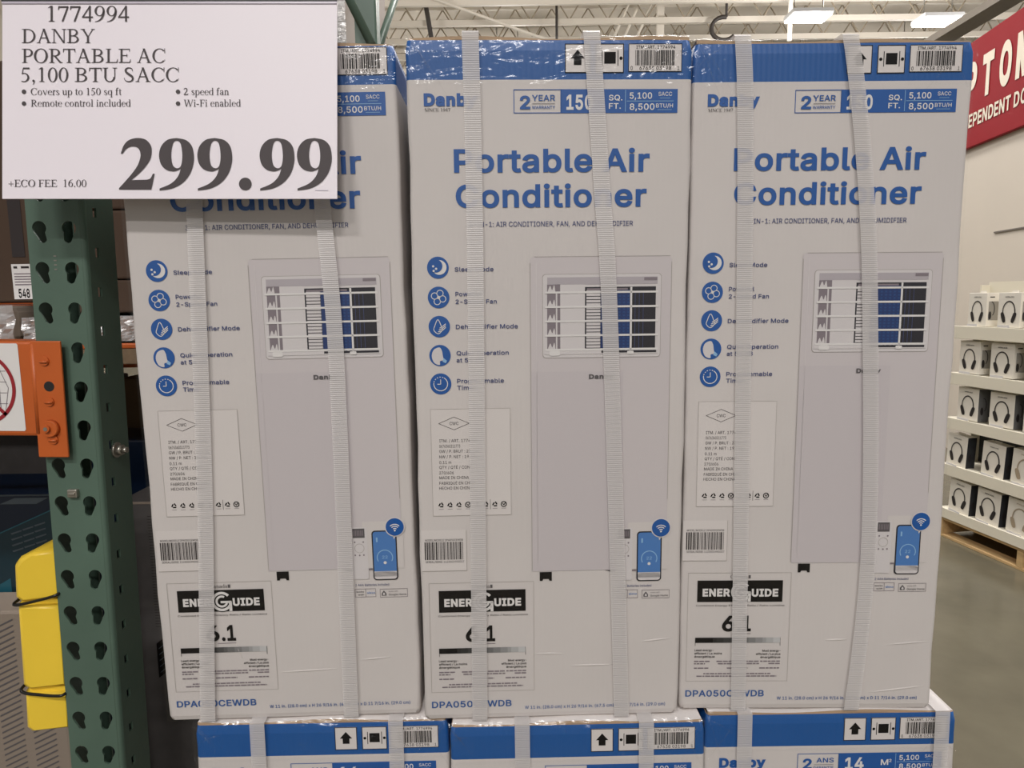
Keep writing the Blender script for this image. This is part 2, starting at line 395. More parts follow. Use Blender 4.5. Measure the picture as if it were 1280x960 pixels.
q 424 372,-143 311,-143 311,59 306,59 287,31 252,4 227,-5 195,-8 151,-2 111,16 79,45 55,84 39,133 34,189 39,245 55,293 79,332 112,361 151,378 196,384 228,381 253,373 287,346 307,319 313,319 313,379 372,379/205,47 236,51 263,65 284,86 299,115 309,150 312,189 309,229 300,263 284,291 263,312 237,325 205,330 172,325 145,311 124,290 108,261 99,227 96,189 99,151 109,117 124,88 145,66 172,51
r 259 53,0 53,379 112,379 112,321 115,321 130,347 152,367 181,380 213,385 229,384 243,384 243,322 230,324 207,326 182,323 159,315 140,301 126,284 117,262 114,237 114,0
s 365 182,-8 145,-5 112,3 84,18 62,38 45,63 36,94 94,107 105,79 124,60 150,49 181,45 217,50 244,62 262,81 268,103 265,121 254,136 237,147 212,155 149,170 104,186 72,208 53,237 47,274 51,305 65,332 87,354 115,370 149,381 187,384 223,381 254,372 279,358 299,339 314,316 324,290 268,277 258,298 243,316 219,328 187,333 156,329 131,317 114,299 109,277 112,258 124,243 144,232 172,223 229,209 275,194 306,171 325,142 331,107 326,75 312,47 290,24 260,6 223,-5
t 227 204,379 204,327 6,327 6,379/65,471 126,471 126,98 128,76 136,61 150,53 170,50 185,51 202,54 213,2 192,-3 168,-4 125,2 92,21 72,52 65,93
u 410 182,-5 146,-1 115,11 89,31 69,59 57,95 53,139 53,379 114,379 114,144 119,105 137,75 164,56 200,50 226,53 249,62 268,77 283,97 293,122 296,153 296,379 357,379 357,0 298,0 298,92 307,92 286,47 257,17 222,0
w 567 138,0 23,379 87,379 133,214 154,137 175,41 165,41 186,135 206,214 252,379 316,379 362,214 382,136 402,41 391,41 413,135 434,214 480,379 545,379 429,0 368,0 319,172 305,225 291,280 277,338 291,338 277,280 263,225 248,172 199,0
x 379 21,0 171,218 171,171 29,379 100,379 147,306 179,253 207,206 175,206 202,253 233,306 282,379 352,379 209,169 209,214 358,0 287,0 231,85 200,136 173,182 205,182 178,136 148,85 91,0
y 389 47,-139 61,-86 71,-87 104,-89 118,-84 130,-74 141,-58 151,-36 163,-1 17,379 84,379 165,155 187,87 206,21 184,21 202,87 224,155 305,379 371,379 204,-58 177,-107 159,-124 139,-136 117,-143 91,-145 65,-143
É 419 60,0 60,509 372,509 372,452 125,452 125,286 355,286 355,229 125,229 125,57 375,57 375,0/191,558 239,659 307,659 241,558
é 404 212,-8 161,-2 117,16 82,46 56,85 40,132 34,187 39,242 55,290 81,329 115,359 157,378 205,384 236,382 266,374 294,361 319,341 341,315 357,282 368,242 371,194 371,169 75,169 75,221 338,221 310,202 307,237 298,269 283,294 263,314 237,326 205,330 173,326 146,313 125,294 109,270 99,241 96,211 96,178 100,139 110,106 128,80 151,61 179,50 212,46 254,53 285,73 306,105 365,91 353,63 335,39 311,19 283,4 249,-5/177,429 225,529 293,529 227,429
"""


# ------------------------------------------------------------------ lettering: plain sans outlines (advance, loops), 1000 per em, caps 509 high
SANS = {}
for row in SANS_DATA.strip('\n').split('\n'):
    c_, a_, l_ = row.split(' ', 2)
    SANS[c_] = (int(a_), [[tuple(int(q) for q in p.split(',')) for p in L.split(' ')] for L in l_.split('/')])


def fatten(L, d):
    if not d: return L
    n = len(L)
    out = []
    for i in range(n):
        p, a, b = Vector(L[i]), Vector(L[i - 1]), Vector(L[(i + 1) % n])
        e1, e2 = (p - a).normalized(), (b - p).normalized()
        n1, n2 = Vector((e1.y, -e1.x)), Vector((e2.y, -e2.x))
        k = n1 + n2
        if k.length < 1e-4:
            out.append(tuple(p)); continue
        k.normalize()
        out.append(tuple(p + k * (d / max(.5, k.dot(n1)))))
    return out


def area(L):
    return sum(L[i - 1][0] * L[i][1] - L[i][0] * L[i - 1][1] for i in range(len(L)))


# sign of the outer contour decides which side is outside
OUT = 1 if area(SANS['H'][1][0]) > 0 else -1


def inside(x, y, loops, evenodd):
    w_ = 0
    for L in loops:
        for i in range(len(L)):
            (xa, ya), (xb, yb) = L[i - 1], L[i]
            if (ya > y) != (yb > y) and x < xa + (xb - xa) * (y - ya) / (yb - ya): w_ += 1 if yb > ya else -1
    return w_ % 2 == 1 if evenodd else w_ != 0


def fill(loops, evenodd=True):
    """triangles of an outline with holes"""
    vs = [Vector(q) for L in loops for q in L]
    ed, i = [], 0
    for L in loops:
        n = len(L)
        ed += [(i + k, i + (k + 1) % n) for k in range(n)]
        i += n
    v, e, f, *_ = delaunay_2d_cdt(vs, ed, [], 0, 1e-7)
    keep = []
    for t in f:
        x, y = sum(v[k][0] for k in t) / len(t), sum(v[k][1] for k in t) / len(t)
        if inside(x, y, loops, evenodd): keep.append(tuple(t))
    return v, keep


GLYPHS = {}


def sans_run(t, bold=0):
    x, tris_v, tris_f = 0, [], []
    for ch in t:
        if ch == ' ':
            x += 200
            continue
        adv, loops = SANS[ch]
        if (ch, bold) not in GLYPHS: GLYPHS[ch, bold] = fill([fatten(L, bold * OUT) for L in loops], False)
        v, f = GLYPHS[ch, bold]
        i0 = len(tris_v)
        tris_v += [(x + bold + q[0], q[1]) for q in v]
        tris_f += [tuple(i0 + k for k in g) for g in f]
        x += adv + bold * 1.2
    return tris_v, tris_f


# ---- a book serif, drawn with upright broad strokes (caps 662, small letters 450)
def arc(cx, cy, rx, ry, a0, a1, W=95, t=30):
    n = max(6, int(abs(a1 - a0) / 9))
    o, i = [], []
    for k in range(n + 1):
        a = R(a0 + (a1 - a0) * k / n)
        o.append((cx + rx * math.cos(a), cy + ry * math.sin(a)))
        i.append((cx + (rx - W) * math.cos(a), cy + (ry - t) * math.sin(a)))
    return [[o[k], o[k + 1], i[k + 1], i[k]] for k in range(n)]


def crom(P, n=6, closed=False):
    out = []
    N = len(P)
    for i in range(N if closed else N - 1):
        g = lambda k: P[k % N] if closed else P[max(0, min(N - 1, k))]
        p0, p1, p2, p3 = g(i - 1), g(i), g(i + 1), g(i + 2)
        for k in range(n):
            t = k / n
            out.append(tuple(.5 * (2 * b + (c - a) * t + (2 * a - 5 * b + 4 * c - d) * t * t + (3 * b - a - 3 * c + d) * t ** 3) for a, b, c, d in zip(p0, p1, p2, p3)))
    if not closed: out.append(tuple(P[-1]))
    return out


def pen(P):
    Q = crom(P)
    res = []
    side = []
    for i, q in enumerate(Q):
        a, b = Q[max(0, i - 1)], Q[min(len(Q) - 1, i + 1)]
        d = Vector((b[0] - a[0], b[1] - a[1])).normalized()
        n = Vector((-d.y, d.x)) * q[2]
        side.append(((q[0] + n.x, q[1] + n.y), (q[0] - n.x, q[1] - n.y)))
    for i in range(len(Q) - 1):
        res.append([side[i][0], side[i + 1][0], side[i + 1][1], side[i][1]])
    return res


def V(x, y0, y1, w=96): return [[(x - w / 2, y0), (x + w / 2, y0), (x + w / 2, y1), (x - w / 2, y1)]]
def D(x0, y0, x1, y1, w): return [[(x0 - w / 2, y0), (x0 + w / 2, y0), (x1 + w / 2, y1), (x1 - w / 2, y1)]]
def Hb(x0, x1, y, t=38): return [[(x0, y - t / 2), (x1, y - t / 2), (x1, y + t / 2), (x0, y + t / 2)]]
def S(x, y, hw, up=1): return [[(x - hw, y), (x + hw, y), (x + hw, y + 20 * up), (x + hw * .45, y + 34 * up), (x - hw * .45, y + 34 * up), (x - hw, y + 20 * up)]]
def dot(x, y, r): return [[(x + r * math.cos(k * math.pi / 8), y + r * math.sin(k * math.pi / 8)) for k in range(16)]]
def poly(*p): return [list(p)]


def bowl(x, y0, y1, rx, W=100): return arc(x, (y0 + y1) / 2, rx, (y1 - y0) / 2, -90, 90, W, 38)


ringo = lambda x, y=225, rx=208, ry=236: arc(x, y, rx, ry, 0, 360, 84, 26)
SERIF = {
    '1': (500, V(255, 0, 676, 88) + S(255, 0, 125) + poly((211, 676), (299, 676), (211, 610), (110, 575), (110, 596))),
    '7': (500, Hb(35, 455, 626, 72) + D(205, 0, 430, 626, 72) + poly((35, 662), (62, 662), (80, 590), (48, 500), (20, 505))),
    '4': (500, V(345, 0, 676, 80) + Hb(20, 472, 190, 58) + D(45, 190, 345, 660, 56)),
    '9': (500, arc(250, 455, 212, 221, 0, 360, 88, 30) + pen([(420, 455, 40), (402, 300, 42), (325, 130, 34), (200, 30, 20), (60, -8, 10)])),
    '6': (500, arc(250, 221, 212, 221, 0, 360, 88, 30) + pen([(80, 221, 40), (98, 376, 42), (175, 546, 34), (300, 646, 20), (440, 684, 10)])),
    '5': (500, Hb(135, 430, 636, 72) + pen([(140, 640, 18), (118, 500, 18), (100, 400, 18)]) + arc(170, 205, 250, 218, -120, 118, 92, 40)),
    '0': (500, arc(250, 331, 222, 345, 0, 360, 92, 28)),
    '2': (500, pen([(45, 500, 12), (90, 600, 30), (200, 646, 34), (320, 590, 46), (345, 480, 46), (285, 330, 38), (155, 170, 30), (45, 40, 22)]) + Hb(35, 445, 38, 76) + poly((400, 60), (445, 60), (478, 160), (452, 160))),
    'D': (722, V(165, 0, 662) + S(120, 0, 100) + S(120, 662, 100, -1) + bowl(300, 0, 662, 380) + Hb(165, 302, 643) + Hb(165, 302, 19)),
    'A': (722, D(120, 0, 360, 672, 46) + D(600, 0, 350, 672, 104) + Hb(200, 500, 240) + S(110, 0, 95) + S(600, 0, 112)),
    'N': (722, V(125, 0, 662, 42) + V(605, 0, 662, 42) + D(605, 0, 140, 662, 100) + S(95, 662, 95, -1) + S(125, 0, 108) + S(605, 662, 108, -1)),
    'B': (667, V(165, 0, 662) + S(115, 0, 95) + S(115, 662, 95, -1) + bowl(310, 330, 662, 235, 96) + bowl(320, 0, 350, 272) + Hb(165, 322, 643) + Hb(165, 322, 340) + Hb(165, 322, 19)),
    'Y': (722, V(361, 0, 300) + D(361, 280, 120, 662, 100) + D(361, 280, 600, 662, 42) + S(361, 0, 120) + S(110, 662, 105, -1) + S(600, 662, 95, -1)),
    'P': (556, V(160, 0, 662) + S(160, 0, 130) + S(110, 662, 95, -1) + bowl(300, 285, 662, 245) + Hb(160, 302, 643) + Hb(160, 302, 304)),
    'O': (722, arc(361, 331, 328, 345, 0, 360, 106, 30)),
    'R': (667, V(160, 0, 662) + S(160, 0, 130) + S(110, 662, 95, -1) + bowl(300, 310, 662, 245) + Hb(160, 302, 643) + Hb(160, 302, 329) + D(570, 0, 300, 320, 108) + S(595, 0, 70)),
    'T': (611, V(305, 0, 662) + Hb(25, 585, 640, 44) + S(305, 0, 125) + poly((20, 662), (50, 662), (62, 580), (36, 490), (15, 490)) + poly((590, 662), (560, 662), (548, 580), (574, 490), (595, 490))),
    'L': (611, V(160, 0, 662) + S(160, 662, 130, -1) + Hb(35, 570, 19) + poly((520, 0), (568, 0), (602, 175), (578, 175))),
    'E': (611, V(160, 0, 662) + Hb(30, 550, 643) + Hb(160, 420, 345) + Hb(30, 570, 19) + poly((520, 0), (568, 0), (600, 170), (578, 170)) + poly((505, 662), (548, 662), (552, 515), (530, 515)) + V(420, 270, 420, 26)),
    'F': (556, V(160, 0, 662) + S(160, 0, 130) + Hb(30, 530, 643) + Hb(160, 420, 335) + poly((490, 662), (530, 662), (545, 515), (522, 515)) + V(420, 260, 410, 26)),
    'C': (667, arc(365, 331, 335, 345, 42, 318, 106, 30) + V(612, 450, 676, 26) + pen([(610, 110, 12), (620, 160, 10)])),
    'U': (722, V(155, 210, 662) + V(590, 210, 662, 42) + arc(359, 225, 252, 240, 180, 360, 92, 44) + S(155, 662, 130, -1) + S(590, 662, 108, -1)),
    'S': (556, pen([(436, 500, 12), (412, 600, 18), (340, 648, 24), (215, 650, 28), (122, 570, 44), (150, 450, 50), (280, 345, 54), (420, 235, 52), (440, 110, 42), (350, 24, 28), (215, 12, 24), (95, 70, 16), (52, 190, 12)])),
    'W': (944, D(250, 0, 75, 662, 100) + D(262, 0, 470, 662, 42) + D(640, 0, 440, 662, 100) + D(650, 0, 865, 662, 42) + S(80, 662, 105, -1) + S(430, 662, 100, -1) + S(865, 662, 90, -1)),
    'I': (333, V(166, 0, 662) + S(166, 0, 135) + S(166, 662, 135, -1)),
    'o': (500, ringo(250)),
    'v': (500, D(262, 0, 85, 450, 88) + D(262, 0, 420, 450, 36) + S(85, 450, 85, -1) + S(415, 450, 70, -1)),
    'e': (444, arc(235, 225, 210, 236, 8, 322, 84, 26) + Hb(70, 440, 262, 28)),
    'r': (333, V(125, 0, 450, 84) + pen([(150, 330, 18), (210, 415, 28), (315, 420, 38)]) + S(125, 0, 115) + poly((20, 420), (84, 450), (84, 415))),
    's': (389, pen([(325, 325, 8), (305, 405, 14), (215, 436, 20), (110, 395, 32), (105, 310, 36), (200, 240, 40), (310, 165, 38), (320, 85, 32), (235, 20, 22), (125, 20, 16), (65, 75, 10), (50, 150, 8)])),
    'u': (500, V(115, 110, 450, 84) + V(380, 0, 450, 84) + pen([(115, 120, 42), (150, 40, 34), (240, 25, 28), (345, 90, 16)]) + S(70, 450, 60, -1) + S(335, 450, 60, -1) + Hb(380, 470, 14, 28)),
    'p': (500, V(115, -217, 450, 84) + S(115, -217, 110) + ringo(265, 225, 205) + poly((15, 420), (75, 450), (75, 415))),
    'q': (500, V(385, -217, 450, 84) + S(385, -217, 110) + ringo(235, 225, 205)),
    'd': (500, V(385, 0, 683, 84) + ringo(235, 225, 205) + S(345, 683, 60, -1) + Hb(385, 480, 14, 28)),
    'b': (500, V(115, 0, 683, 84) + ringo(265, 225, 205) + S(75, 683, 60, -1)),
    't': (278, pen([(125, 590, 30), (125, 300, 42), (125, 100, 42), (160, 28, 30), (225, 25, 18), (280, 70, 10)]) + Hb(20, 270, 432, 36)),
    'f': (333, V(135, 0, 560, 84) + pen([(135, 550, 42), (165, 640, 32), (250, 668, 24), (335, 640, 28)]) + Hb(20, 290, 432, 36) + S(135, 0, 115)),
    'm': (778, V(120, 0, 450, 84) + V(390, 0, 340, 84) + V(660, 0, 340, 84) + pen([(140, 350, 14), (220, 420, 26), (320, 415, 38), (390, 325, 42)]) + pen([(410, 350, 14), (490, 420, 26), (590, 415, 38), (660, 325, 42)]) + S(120, 0, 100) + S(390, 0, 100) + S(660, 0, 100) + poly((20, 420), (80, 450), (80, 415))),
    'n': (500, V(120, 0, 450, 84) + V(385, 0, 340, 84) + pen([(140, 350, 14), (220, 420, 26), (315, 415, 38), (385, 325, 42)]) + S(120, 0, 105) + S(385, 0, 105) + poly((20, 420), (80, 450), (80, 415))),
    'c': (444, arc(240, 225, 212, 236, 42, 318, 84, 26) + dot(375, 350, 46)),
    'l': (278, V(140, 0, 683, 84) + S(140, 0, 120) + S(100, 683, 60, -1)),
    'i': (278, V(140, 0, 450, 84) + dot(140, 610, 56) + S(140, 0, 120) + S(95, 450, 60, -1)),
    'a': (444, arc(195, 125, 155, 138, 0, 360, 84, 26) + V(325, 40, 330, 84) + pen([(70, 335, 34), (110, 415, 28), (200, 445, 22), (290, 415, 36), (325, 320, 42)]) + Hb(325, 430, 20, 34)),
    '-': (333, Hb(35, 295, 222, 64)), '+': (564, Hb(40, 524, 280, 40) + V(282, 40, 520, 40)),
    ',': (250, dot(115, 45, 56) + pen([(150, 45, 20), (140, -50, 16), (80, -130, 8)])), '.': (250, dot(125, 48, 56)),
}


def serif_run(t):
    x, v, f = 0, [], []
    for ch in t:
        if ch == ' ':
            x += 250
            continue
        adv, ps = SERIF[ch]
        for p in ps:
            i0 = len(v)
            v += [(x + a, b) for a, b in p]
            f.append(tuple(range(i0, i0 + len(p))))
        x += adv
    return v, f


class Print:
    """flat print in millimetres: u from the left edge, v down from the top; layers stand a hair apart"""

    def __init__(s, mb, to3d, dz=.0003):
        s.mb, s.to3d, s.dz = mb, to3d, dz

    def pt(s, u, v, layer): return s.to3d(u, v, layer * s.dz)

    def rect(s, u0, v0, u1, v1, m, l=1): s.mb.face([s.pt(u0, v0, l), s.pt(u1, v0, l), s.pt(u1, v1, l), s.pt(u0, v1, l)], m)

    def rrect(s, u0, v0, u1, v1, r, m, l=1):
        P = []
        for cx, cy, a in ((u1 - r, v0 + r, -90), (u1 - r, v1 - r, 0), (u0 + r, v1 - r, 90), (u0 + r, v0 + r, 180)):
            for k in range(6): P.append((cx + r * math.cos(R(a + 18 * k)), cy + r * math.sin(R(a + 18 * k))))
        s.poly(P, m, l)

    def poly(s, P, m, l=1): s.mb.face([s.pt(u, v, l) for u, v in P], m)

    def frame(s, u0, v0, u1, v1, t, m, l=1):
        s.rect(u0, v0, u1, v0 + t, m, l); s.rect(u0, v1 - t, u1, v1, m, l)
        s.rect(u0, v0 + t, u0 + t, v1 - t, m, l); s.rect(u1 - t, v0 + t, u1, v1 - t, m, l)

    def disc(s, u, v, r, m, l=1, n=32, ry=None): s.poly([(u + r * math.cos(2 * math.pi * k / n), v + (ry or r) * math.sin(2 * math.pi * k / n)) for k in range(n)], m, l)

    def ring(s, u, v, r, t, m, l=1, a0=0, a1=360, n=36, ry=None):
        ry = ry or r
        for k in range(n):
            a, b = R(a0 + (a1 - a0) * k / n), R(a0 + (a1 - a0) * (k + 1) / n)
            s.poly([(u + r * math.cos(a), v + ry * math.sin(a)), (u + r * math.cos(b), v + ry * math.sin(b)), (u + (r - t) * math.cos(b), v + (ry - t) * math.sin(b)), (u + (r - t) * math.cos(a), v + (ry - t) * math.sin(a))], m, l)

    def line(s, P, t, m, l=1):
        for a, b in zip(P[:-1], P[1:]):
            d = Vector((b[0] - a[0], b[1] - a[1]))
            if d.length < 1e-6: continue
            n = Vector((-d.y, d.x)).normalized() * t / 2
            s.poly([(a[0] + n.x, a[1] + n.y), (b[0] + n.x, b[1] + n.y), (b[0] - n.x, b[1] - n.y), (a[0] - n.x, a[1] - n.y)], m, l)

    def run(s, vf, u0, u1, vb, k, m, l=2, fixed=False):
        v, f = vf
        lo, hi = min(p[0] for p in v), max(p[0] for p in v)
        kx = (u1 - u0) / (hi - lo) if u1 is not None else k
        s.mb.mesh([s.pt(u0 + (x - lo) * kx, vb - y * k, l) for x, y in v], f, m)

    def text(s, t, u0, u1, vb, cap, m, bold=0, l=2): s.run(sans_run(t, bold), u0, u1, vb, cap / (509 + 2 * bold), m, l)

    def serif(s, t, u0, u1, vb, cap, m, l=2): s.run(serif_run(t), u0, u1, vb, cap / 662, m, l)

    def bars(s, u0, v0, u1, v1, m, seed, l=2):
        rnd = random.Random(seed)
        x = u0
        k = (u1 - u0) / 95
        while x < u1 - 2 * k:
            wd = rnd.choice((1, 1, 2, 3)) * k
            s.rect(x, v0, min(x + wd, u1), v1, m, l)
            x += wd + rnd.choice((1, 1, 2)) * k

    def recycle(s, u, v, r, m, l=2):
        for k in range(3):
            a, b = R(-90 + 120 * k), R(30 + 120 * k)
            p, q = Vector((u + r * math.cos(a), v + r * math.sin(a))), Vector((u + r * math.cos(b), v + r * math.sin(b)))
            s.line([p.lerp(q, .12), p.lerp(q, .72)], r * .42, m, l)


# ================================================================== SETTING
b = MB(); b.face([(-12, -12, 0), (16, -12, 0), (16, 34, 0), (-12, 34, 0)], 'concrete')
tag(b.build('floor'), kind='structure')
b = MB(); b.face([(-14, 11, 8.95), (18, 11, 8.95), (18, 34, 8.95), (-14, 34, 8.95)], 'ceiling deck')
tag(b.build('ceiling'), kind='structure')
b = MB(); b.box(-14, 33, 0, 18, 33.2, 9, 'wall far')
tag(b.build('wall_back'), kind='structure')
b = MB(); b.box(-12.2, 3, 0, -12, 33, 9, 'wall far')
tag(b.build('wall_left'), kind='structure')

# open-web roof joists, running across the view
for k in range(11):
    y = 13.85 + 1.13 * k
    b = MB()
    z0, z1 = 8.0, 8.8
    b.box(-11, y - .04, z0, 15, y + .04, z0 + .13, 'joist paint')
    b.box(-11, y - .04, z1, 15, y + .04, z1 + .12, 'joist paint')
    x, off = -11, (k * .37) % .9
    P = []
    i = 0
    while x < 15:
        P.append((x + off * .3, y, z0 + .1 if i % 2 else z1 + .02))
        x += .46
        i += 1
    for p, q in zip(P[:-1], P[1:]): b.tube([p, q], .018, 'web paint', 5, False)
    tag(b.build('trim_%d' % (k + 1)), kind='structure')
# deep girders that run away from the camera on the right
for k, (x, z, h, yy) in enumerate(((6.0, 5.03, .13, 2),)):
    b = MB(); b.box(x, yy, z + .0201, x + .18, 33, z + h, 'girder grey')
    b.box(x - .06, yy, z, x + .24, 33, z + .02, 'girder grey')
    tag(b.build('trim_%d' % (12 + k)), kind='structure')
# roof column and its bracing
b = MB(); b.box(3.62, 17.4, 0, 3.78, 17.55, 8.9, 'joist paint')
for dx in (-.95, -.7, -.4): b.tube([(3.7 + dx - .25, 17.3, 7.6), (3.7 + dx + .35, 17.3, 8.9)], .035, 'joist paint', 6)
tag(b.build('trim_14'), kind='structure')


def simple_thing(name, label, cat, build, group=None, loc=(0, 0, 0), rot=(0, 0, 0)):
    e = empty(name, loc, rot)
    tag(e, label, cat, group)
    build(e)
    return e


# rods and pipes under the roof
def rod(name, path, r, m, label, cat):
    b = MB(); b.tube(path, r, m, 8)
    tag(b.build(name), label, cat)


rod('hanging_cable', [(1.167, 17.0, 7.2), (1.167, 17.0, 8.95)], .03, 'dark rod', 'thin dark cable hanging from the roof above the middle box', 'cable')
rod('conduit', [(-1.95, 16.9, 8.75), (-1.86, 16.9, 8.2), (-1.74, 16.9, 7.4)], .055, 'dark rod', 'short dark slanted conduit under the roof, above the middle box at left', 'conduit')
rod('sprinkler_pipe', [(-3.4, 15.4, 8.55), (.3, 16.4, 7.58), (3.0, 17.1, 6.9)], .035, 'joist paint', 'thin pale pipe slanting down across the roof joists', 'pipe')
rod('hanging_rod', [(6.1, 15.6, 7.0), (6.1, 15.6, 8.95)], .05, 'joist paint', 'pale vertical rod under the roof above the right box', 'rod')
b = MB()
P = [(5.1 + .3 * math.cos(a * .3491), 17.0, 7.78 + .26 * math.sin(a * .3491)) for a in range(4, 17)]
b.tube(P, .05, 'dark rod', 6)
b.tube([(5.15, 17.0, 8.04), (5.15, 17.0, 8.95)], .03, 'dark rod', 6)
tag(b.build('cable_loop'), 'dark coiled cable loop hanging under the roof above the right box', 'cable')


# high-bay lamps: each carries its own light
def high_bay(x, y, z, label, group=None, power=LAMP_W, size=(1.3, .6), rz=0, up=False):
    e = empty('high_bay_lamp', (x, y, z), (0, 0, rz))
    tag(e, label, 'lamp', group)
    sx, sy = size[0] / 2, size[1] / 2
    b = MB(); b.box(-sx, -sy, .03, sx, sy, .12, 'lamp shell', .02)
    b.tube([(-sx * .7, 0, .1), (-sx * .7, 0, 8.95 - z)], .012, 'zinc', 6); b.tube([(sx * .7, 0, .1), (sx * .7, 0, 8.95 - z)], .012, 'zinc', 6)
    b.build('housing', e)
    b = MB(); b.box(-sx * .94, -sy * .9, .0, sx * .94, sy * .9, .03, 'lamp glow'); b.build('diffuser', e)
    if up:      # point light added so that the roof gets light as well
        L = bpy.data.lights.new('lamp_light', 'POINT')
        L.shadow_soft_size = .3
    else:
        L = bpy.data.lights.new('lamp_light', 'AREA')
        L.shape = 'RECTANGLE'; L.size, L.size_y = size
    L.energy = power; L.color = LAMP_COL
    o = bpy.data.objects.new('lamp_light', L); C.objects.link(o); o.parent = e; o.location = (0, 0, -.35 if up else -.03)


high_bay(5.95, 14.3, 6.95, 'left one of two bright lamps glowing above the right box', power=320, size=(.8, .5), up=True)
high_bay(8.68, 14.6, 6.95, 'bright lamp glowing under the roof just left of the red sign', power=320, size=(.8, .5), up=True)
for x, y, k in ((-2.6, -9.5, 1.35), (.6, -9.5, 1.35), (-2.6, -5.5, 1.2), (.6, -5.5, 1.2), (1.7, 1.5, .95), (1.6, 6.5, 1.15), (-1.5, 9.5, 1)):
    high_bay(x, y, 7.6, 'aisle lamp hanging high above the store floor, outside the picture', 'aisle lamps overhead', power=LAMP_W * k)
for x in (-6, 0, 11):  # unseen lamps added to brighten the roof
    for y in (12.2, 19.5): high_bay(x, y, 6.95, 'unseen far lamp added under the roof joists to brighten the roof', 'far lamps added overhead', power=320, size=(.8, .5), up=True)

# store front on the right: cream wall with its red sign
ws = R(97.5)
WX, WY = Vector((math.cos(ws), -math.sin(ws), 0)), Vector((math.sin(ws), math.cos(ws), 0))
WQ = Vector((4.3494, 6.6681, 0))
WROT = math.atan2(WX.y, WX.x)
b = MB(); b.box(-5, 0, 0, 5.5, .12, 3.87, 'wall cream')
o = b.build('wall_right'); o.location = WQ; o.rotation_euler = (0, 0, WROT); tag(o, kind='structure')
b = MB(); b.box(.515, -.012, 2.060, 5.5, .001, 2.073, 'seam grey')
o = b.build('trim_15'); o.location = WQ; o.rotation_euler = (0, 0, WROT); tag(o, kind='structure')
e = empty('store_sign', WQ, (0, 0, WROT))
tag(e, 'long red sign with cream lettering high on the cream wall at right', 'sign')
b = MB(); b.box(-2.4, -.05, 2.883, 4.0, -.001, 3.84, 'banner red', .006); b.build('panel', e)
b = MB()
pr = Print(b, lambda u, v, d: (u / 1000, -.052 - d, -v / 1000), .002)
for t, u0, u1 in (('IND', -190, 36), ('EPENDENT D', 50, 840), ('OCTOR OF OPTOMETRY', 856, 2290)): pr.text(t, u0, u1, -3066, 122, 'banner letter', 24)
b.build('lower_lettering', e)
b = MB()
pr = Print(b, lambda u, v, d: (u / 1000, -.052 - d, -v / 1000), .002)
for k, ch in enumerate('OPTOMETRIST'):
    wd = {'M': 232, 'I': 56, 'T': 178, 'E': 150}.get(ch, 176)
    cx = -215 + 272 * k + (40 if k > 4 else 0)
    pr.text(ch, cx - wd / 2, cx + wd / 2, -3308, 368, 'banner letter', 42)
b.build('large_lettering', e)

# ================================================================== AIR CONDITIONER BOXES
W, H, DEP = .336, .8535, .372
INK = [  # text, left, right, baseline, cap height, ink, boldness   (millimetres on the box front)
    ('2', 132.3, 144.6, 83.2, 15.3, 'ink blue', 26), ('YEAR', 146.5, 173.9, 74.3, 6.7, 'ink blue', 12), ('WARRANTY', 146.5, 173.8, 83.5, 3.6, 'ink blue', 8),
    ('150', 187.1, 218.3, 83.9, 17.1, 'ink white', 26), ('SQ.', 237.2, 253.3, 74.1, 6.3, 'ink white', 14), ('FT.', 237.3, 251.5, 83.5, 6.3, 'ink white', 14),
    ('5,100', 261.8, 288.4, 72.3, 7.2, 'ink white', 14), ('SACC', 296.0, 312.1, 69.2, 4.5, 'ink white', 5), ('8,500', 262.0, 291.5, 84.8, 7.2, 'ink white', 14), ('BTU/H', 293.3, 313.4, 82.4, 4.5, 'ink white', 8),
]
INK_FR = [
    ('2', 132.3, 144.6, 83.2, 15.3, 'ink blue', 26), ('ANS', 150.5, 173.9, 74.3, 6.7, 'ink blue', 12), ('GARANTIE', 146.5, 173.8, 83.5, 3.6, 'ink blue', 8),
    ('14', 189.1, 214.3, 83.9, 17.1, 'ink white', 26), ('M', 237.2, 247.3, 79.1, 8.3, 'ink white', 14), ('2', 248.2, 251.5, 75, 4.3, 'ink white', 14),
    ('5,100', 261.8, 288.4, 72.3, 7.2, 'ink white', 14), ('SACC', 296.0, 312.1, 69.2, 4.5, 'ink white', 5), ('8,500', 262.0, 291.5, 84.8, 7.2, 'ink white', 14), ('BTU/H', 293.3, 313.4, 82.4, 4.5, 'ink white', 8),
]
TITLE = [
    ('Portable Air', 53.5, 286.6, 154.7, 27.0, 'ink blue', 22), ('Conditioner', 54.8, 283.6, 195.4, 26.9, 'ink blue', 22),
    ('3-IN-1: AIR CONDITIONER, FAN, AND DEHUMIDIFIER', 70.6, 267.5, 218.7, 5.8, 'ink navy', 4),
]
FEAT = [
    ('Sleep Mode', 51.7, 98.6, 271.4, 5.2), ('Powerful', 52.0, 83.6, 300.9, 5.2), ('2-Speed Fan', 52.0, 102.0, 310.1, 5.2), ('Dehumidifier Mode', 51.7, 127.5, 340.6, 5.3),
    ('Quiet Operation', 51.8, 115.9, 372.9, 5.3), ('at 54 dB', 51.6, 84.3, 381.6, 5.3), ('Programmable', 51.8, 109.6, 407.4, 5.4), ('Timer', 51.8, 74.8, 415.8, 5.4),
]
